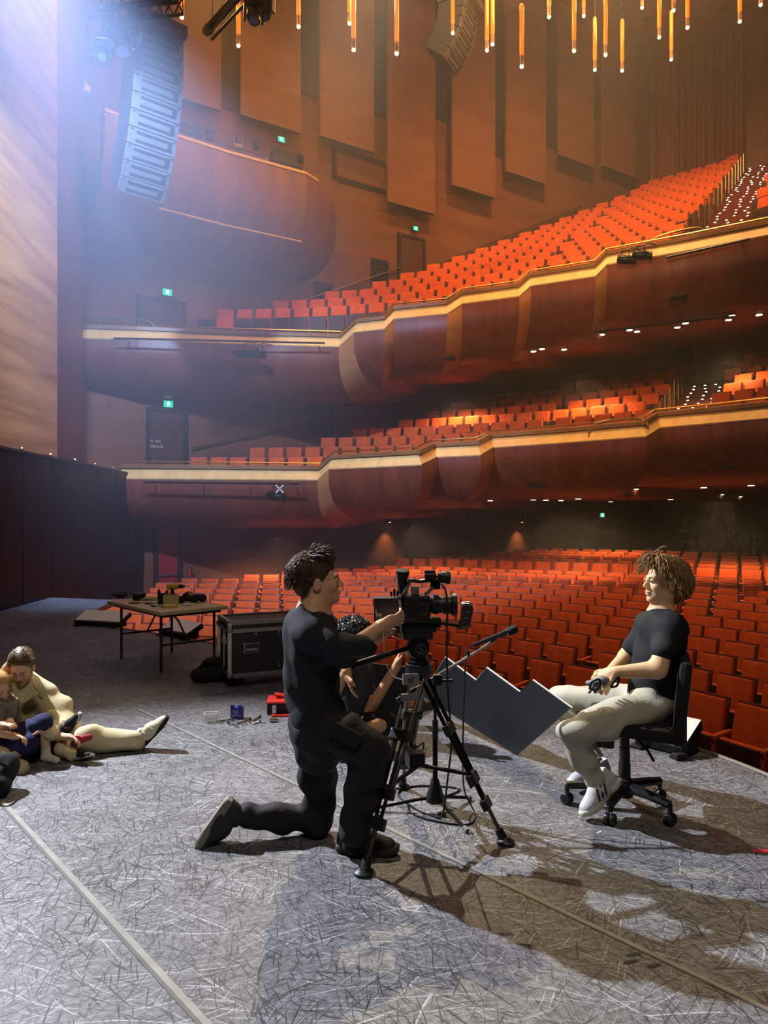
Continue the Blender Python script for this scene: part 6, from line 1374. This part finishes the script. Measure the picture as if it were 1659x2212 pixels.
# child in navy shorts
J = JJ(4.70); c1 = person('person', V((J(15,1640).x, 4.70, 0)), 'small child in a grey shirt and navy shorts leaning on the cream jacket'); SK = skin('skin_e', rgb(220,176,138)); hd_ = Head(J(-4,1488), (.80,-.45,-.25), s=.86); hd_.skin = SK
b = S(); hd_.grow(b); b.cone(hd_.at(-.02,0,-.06), J(2,1520), .038, .042, .03); b.cone(J(5,1535), J(15,1595), .085, .085, .04); b.chain([J(-5,1530,-.08), J(-10,1580,-.14), J(28,1590,-.18)], [.034,.030,.022], .02); hand(b, J(29,1590,-.18), V((.9,-.1,-.1)), V((0,-.4,-.8)), .6, .72); b.chain([J(18,1530,.04), J(20,1568,-.10), J(0,1565,-.16)], [.034,.030,.022], .02); hand(b, J(2,1565,-.16), V((.8,-.2,.1)), V((-.2,.2,-.9)), .5, .7)
b.chain([J(20,1598,-.02), J(96,1562,-.06), J(99,1628,-.05)], [.060,.042,.026], .02); b.chain([J(10,1605,.0), J(60,1610,-.15), J(20,1640,-.15)], [.060,.042,.026], .02); b.build('body', SK, c1, .005); hd_.details(c1, brow=(150,116,80))
c = S(); c.cone(J(5,1532), J(14,1592), .105, .105, .04, ((0,1,0),.85)); c.cone(J(-10,1526,-.06), J(20,1526,.05), .05, .05, .04); c.chain([J(-6,1530,-.08), J(-9,1555,-.12)], [.05,.048], .03); c.chain([J(18,1530,.05), J(20,1552,-.04)], [.05,.046], .03); c.build('shirt', mat('grey_jersey', rgb(108,104,100), .9, bump=.2), c1, .006, folds=.003, seed=31)
c = S(); c.cone(J(15,1592), J(20,1606), .105, .10, .04); c.chain([J(25,1598,-.03), J(94,1562,-.06)], [.082,.064], .04); c.chain([J(15,1605,0), J(60,1608,-.14)], [.08,.068], .04); c.build('shorts', mat('navy_jersey', rgb(30,34,72), .9, bump=.2), c1, .006, folds=.003, seed=32)
c = S(); c.cone(J(99,1616,-.05), J(99,1634,-.05), .030, .030, .02); c.chain([J(99,1636,-.05), J(122,1643,-.09)], [.029,.024], .02); c.build('sock', mat('white_sock', rgb(215,212,204), .9), c1, .005)
M_BLOND = mat('blond_hair', rgb(186,144,84), .5, var=.2, vscale=60); c = S(); c.ell(hd_.at(-.026,0,.048), (.095,.076,.078), hd_.R, .02); c.cut(hd_.at(.095,0,-.02), (.066,.12,.075), hd_.R, .02); hr = c.build('hair', M_BLOND, c1, .006); locks(hd_, hr, 'hair_locks', M_BLOND, 200, lambda d: .05, lambda d: V((-.2,.4*d.y,-.5)), .003, .005, lambda d: d.z > -.2 and d.x < .7, .2, .3, 9, base=(.098,.080,.082), oz=.046, ox=-.026)
# second child, mostly hidden: legs in cream trousers and a pink top
J = JJ(4.82); c2 = person('person', V((J(150,1635).x, 4.82, 0)), 'small child in pink lying across the cream trousers, striped sneaker raised'); SK = skin('skin_e', rgb(220,176,138)); hd_ = Head(J(80,1608,.12), (-.2,.1,1.0), up=(-1,0,0), s=.80); hd_.skin = SK
b = S(); hd_.grow(b); b.cone(hd_.at(-.02,0,-.06), J(100,1606,.1), .034, .038, .03); b.cone(J(118,1604,.06), J(172,1598,.0), .065, .065, .04); b.chain([J(172,1598,.02), J(110,1552,-.02), J(140,1572,-.08)], [.046,.038,.026], .02); b.chain([J(168,1604,-.02), J(135,1618,-.10), J(168,1632,-.16)], [.046,.038,.026], .02); b.chain([J(118,1600,0), J(128,1590,-.14), J(150,1592,-.18)], [.03,.026,.02], .02); hand(b, J(150,1592,-.18), V((.8,-.2,-.2)), V((0,-.5,-.8)), .5, .62); b.build('body', SK, c2, .005); hd_.details(c2, brow=(120,92,64))
c = S(); c.cone(J(112,1604,.06), J(184,1598,-.02), .078, .078, .04, ((0,0,1),.8)); c.cone(J(165,1600,-.10), J(190,1592,-.08), .03, .03, .03); c.build('pink_top', mat('pink_jersey', rgb(176,60,74), .9, bump=.2), c2, .006, folds=.005, seed=41)
c = S(); c.chain([J(172,1598,.02), J(112,1554,-.02), J(133,1566,-.06)], [.058,.056,.046], .03); c.chain([J(166,1606,-.04), J(136,1618,-.11), J(158,1630,-.15)], [.055,.052,.046], .03); c.build('trousers', M_CRM, c2, .006, folds=.004, seed=42)
c = S(); c.cone(J(135,1568,-.07), J(144,1574,-.09), .028, .028, .02); c.build('sock', mat('white_sock', rgb(215,212,204), .9), c2, .005); c = S(); c.cone(J(160,1630,-.15), J(170,1633,-.16), .028, .028, .02); c.build('sock', mat('white_sock', rgb(215,212,204), .9), c2, .005)
shoe(c2, J(150,1590,-.10), J(181,1541,-.12), V((-.8,-.2,.3)), .185, mat('black_suede', rgb(28,28,32), .8), mat('pale_gum_sole', rgb(190,184,168), .6), 'stripes', WHT, WHT, .004, BLK); shoe(c2, J(166,1640,-.17), J(190,1638,-.22), V((-.4,.6,.6)), .16, mat('black_suede', rgb(28,28,32), .8), mat('pale_gum_sole', rgb(190,184,168), .6), 'stripes', WHT, BLK, .004, BLK)
# hair of the small child is hidden by the shorts; dark bag at the left edge
c0_ = G(-12,1722); bk_ = thing('backpack', c0_, 'slumped black backpack on the floor at the lower left edge', 'bag'); c = S(); c.ell(c0_+V((-.04,.05,.08)), (.11,.12,.09), None, .03); c.ell(c0_+V((.0,.10,.13)), (.09,.08,.09), None, .04); c.ell(c0_+V((.03,0,.05)), (.06,.07,.05), None, .03); c.build('bag_body', mat('black_cloth', rgb(16,17,22), .9), bk_, .006, folds=.006, fscale=1.4); MB().tube(arc([c0_+V((-.05,.0,.16)), c0_+V((.02,-.03,.21)), c0_+V((.06,.05,.15))]), .010, 6).build('strap', BLK, bk_, True)
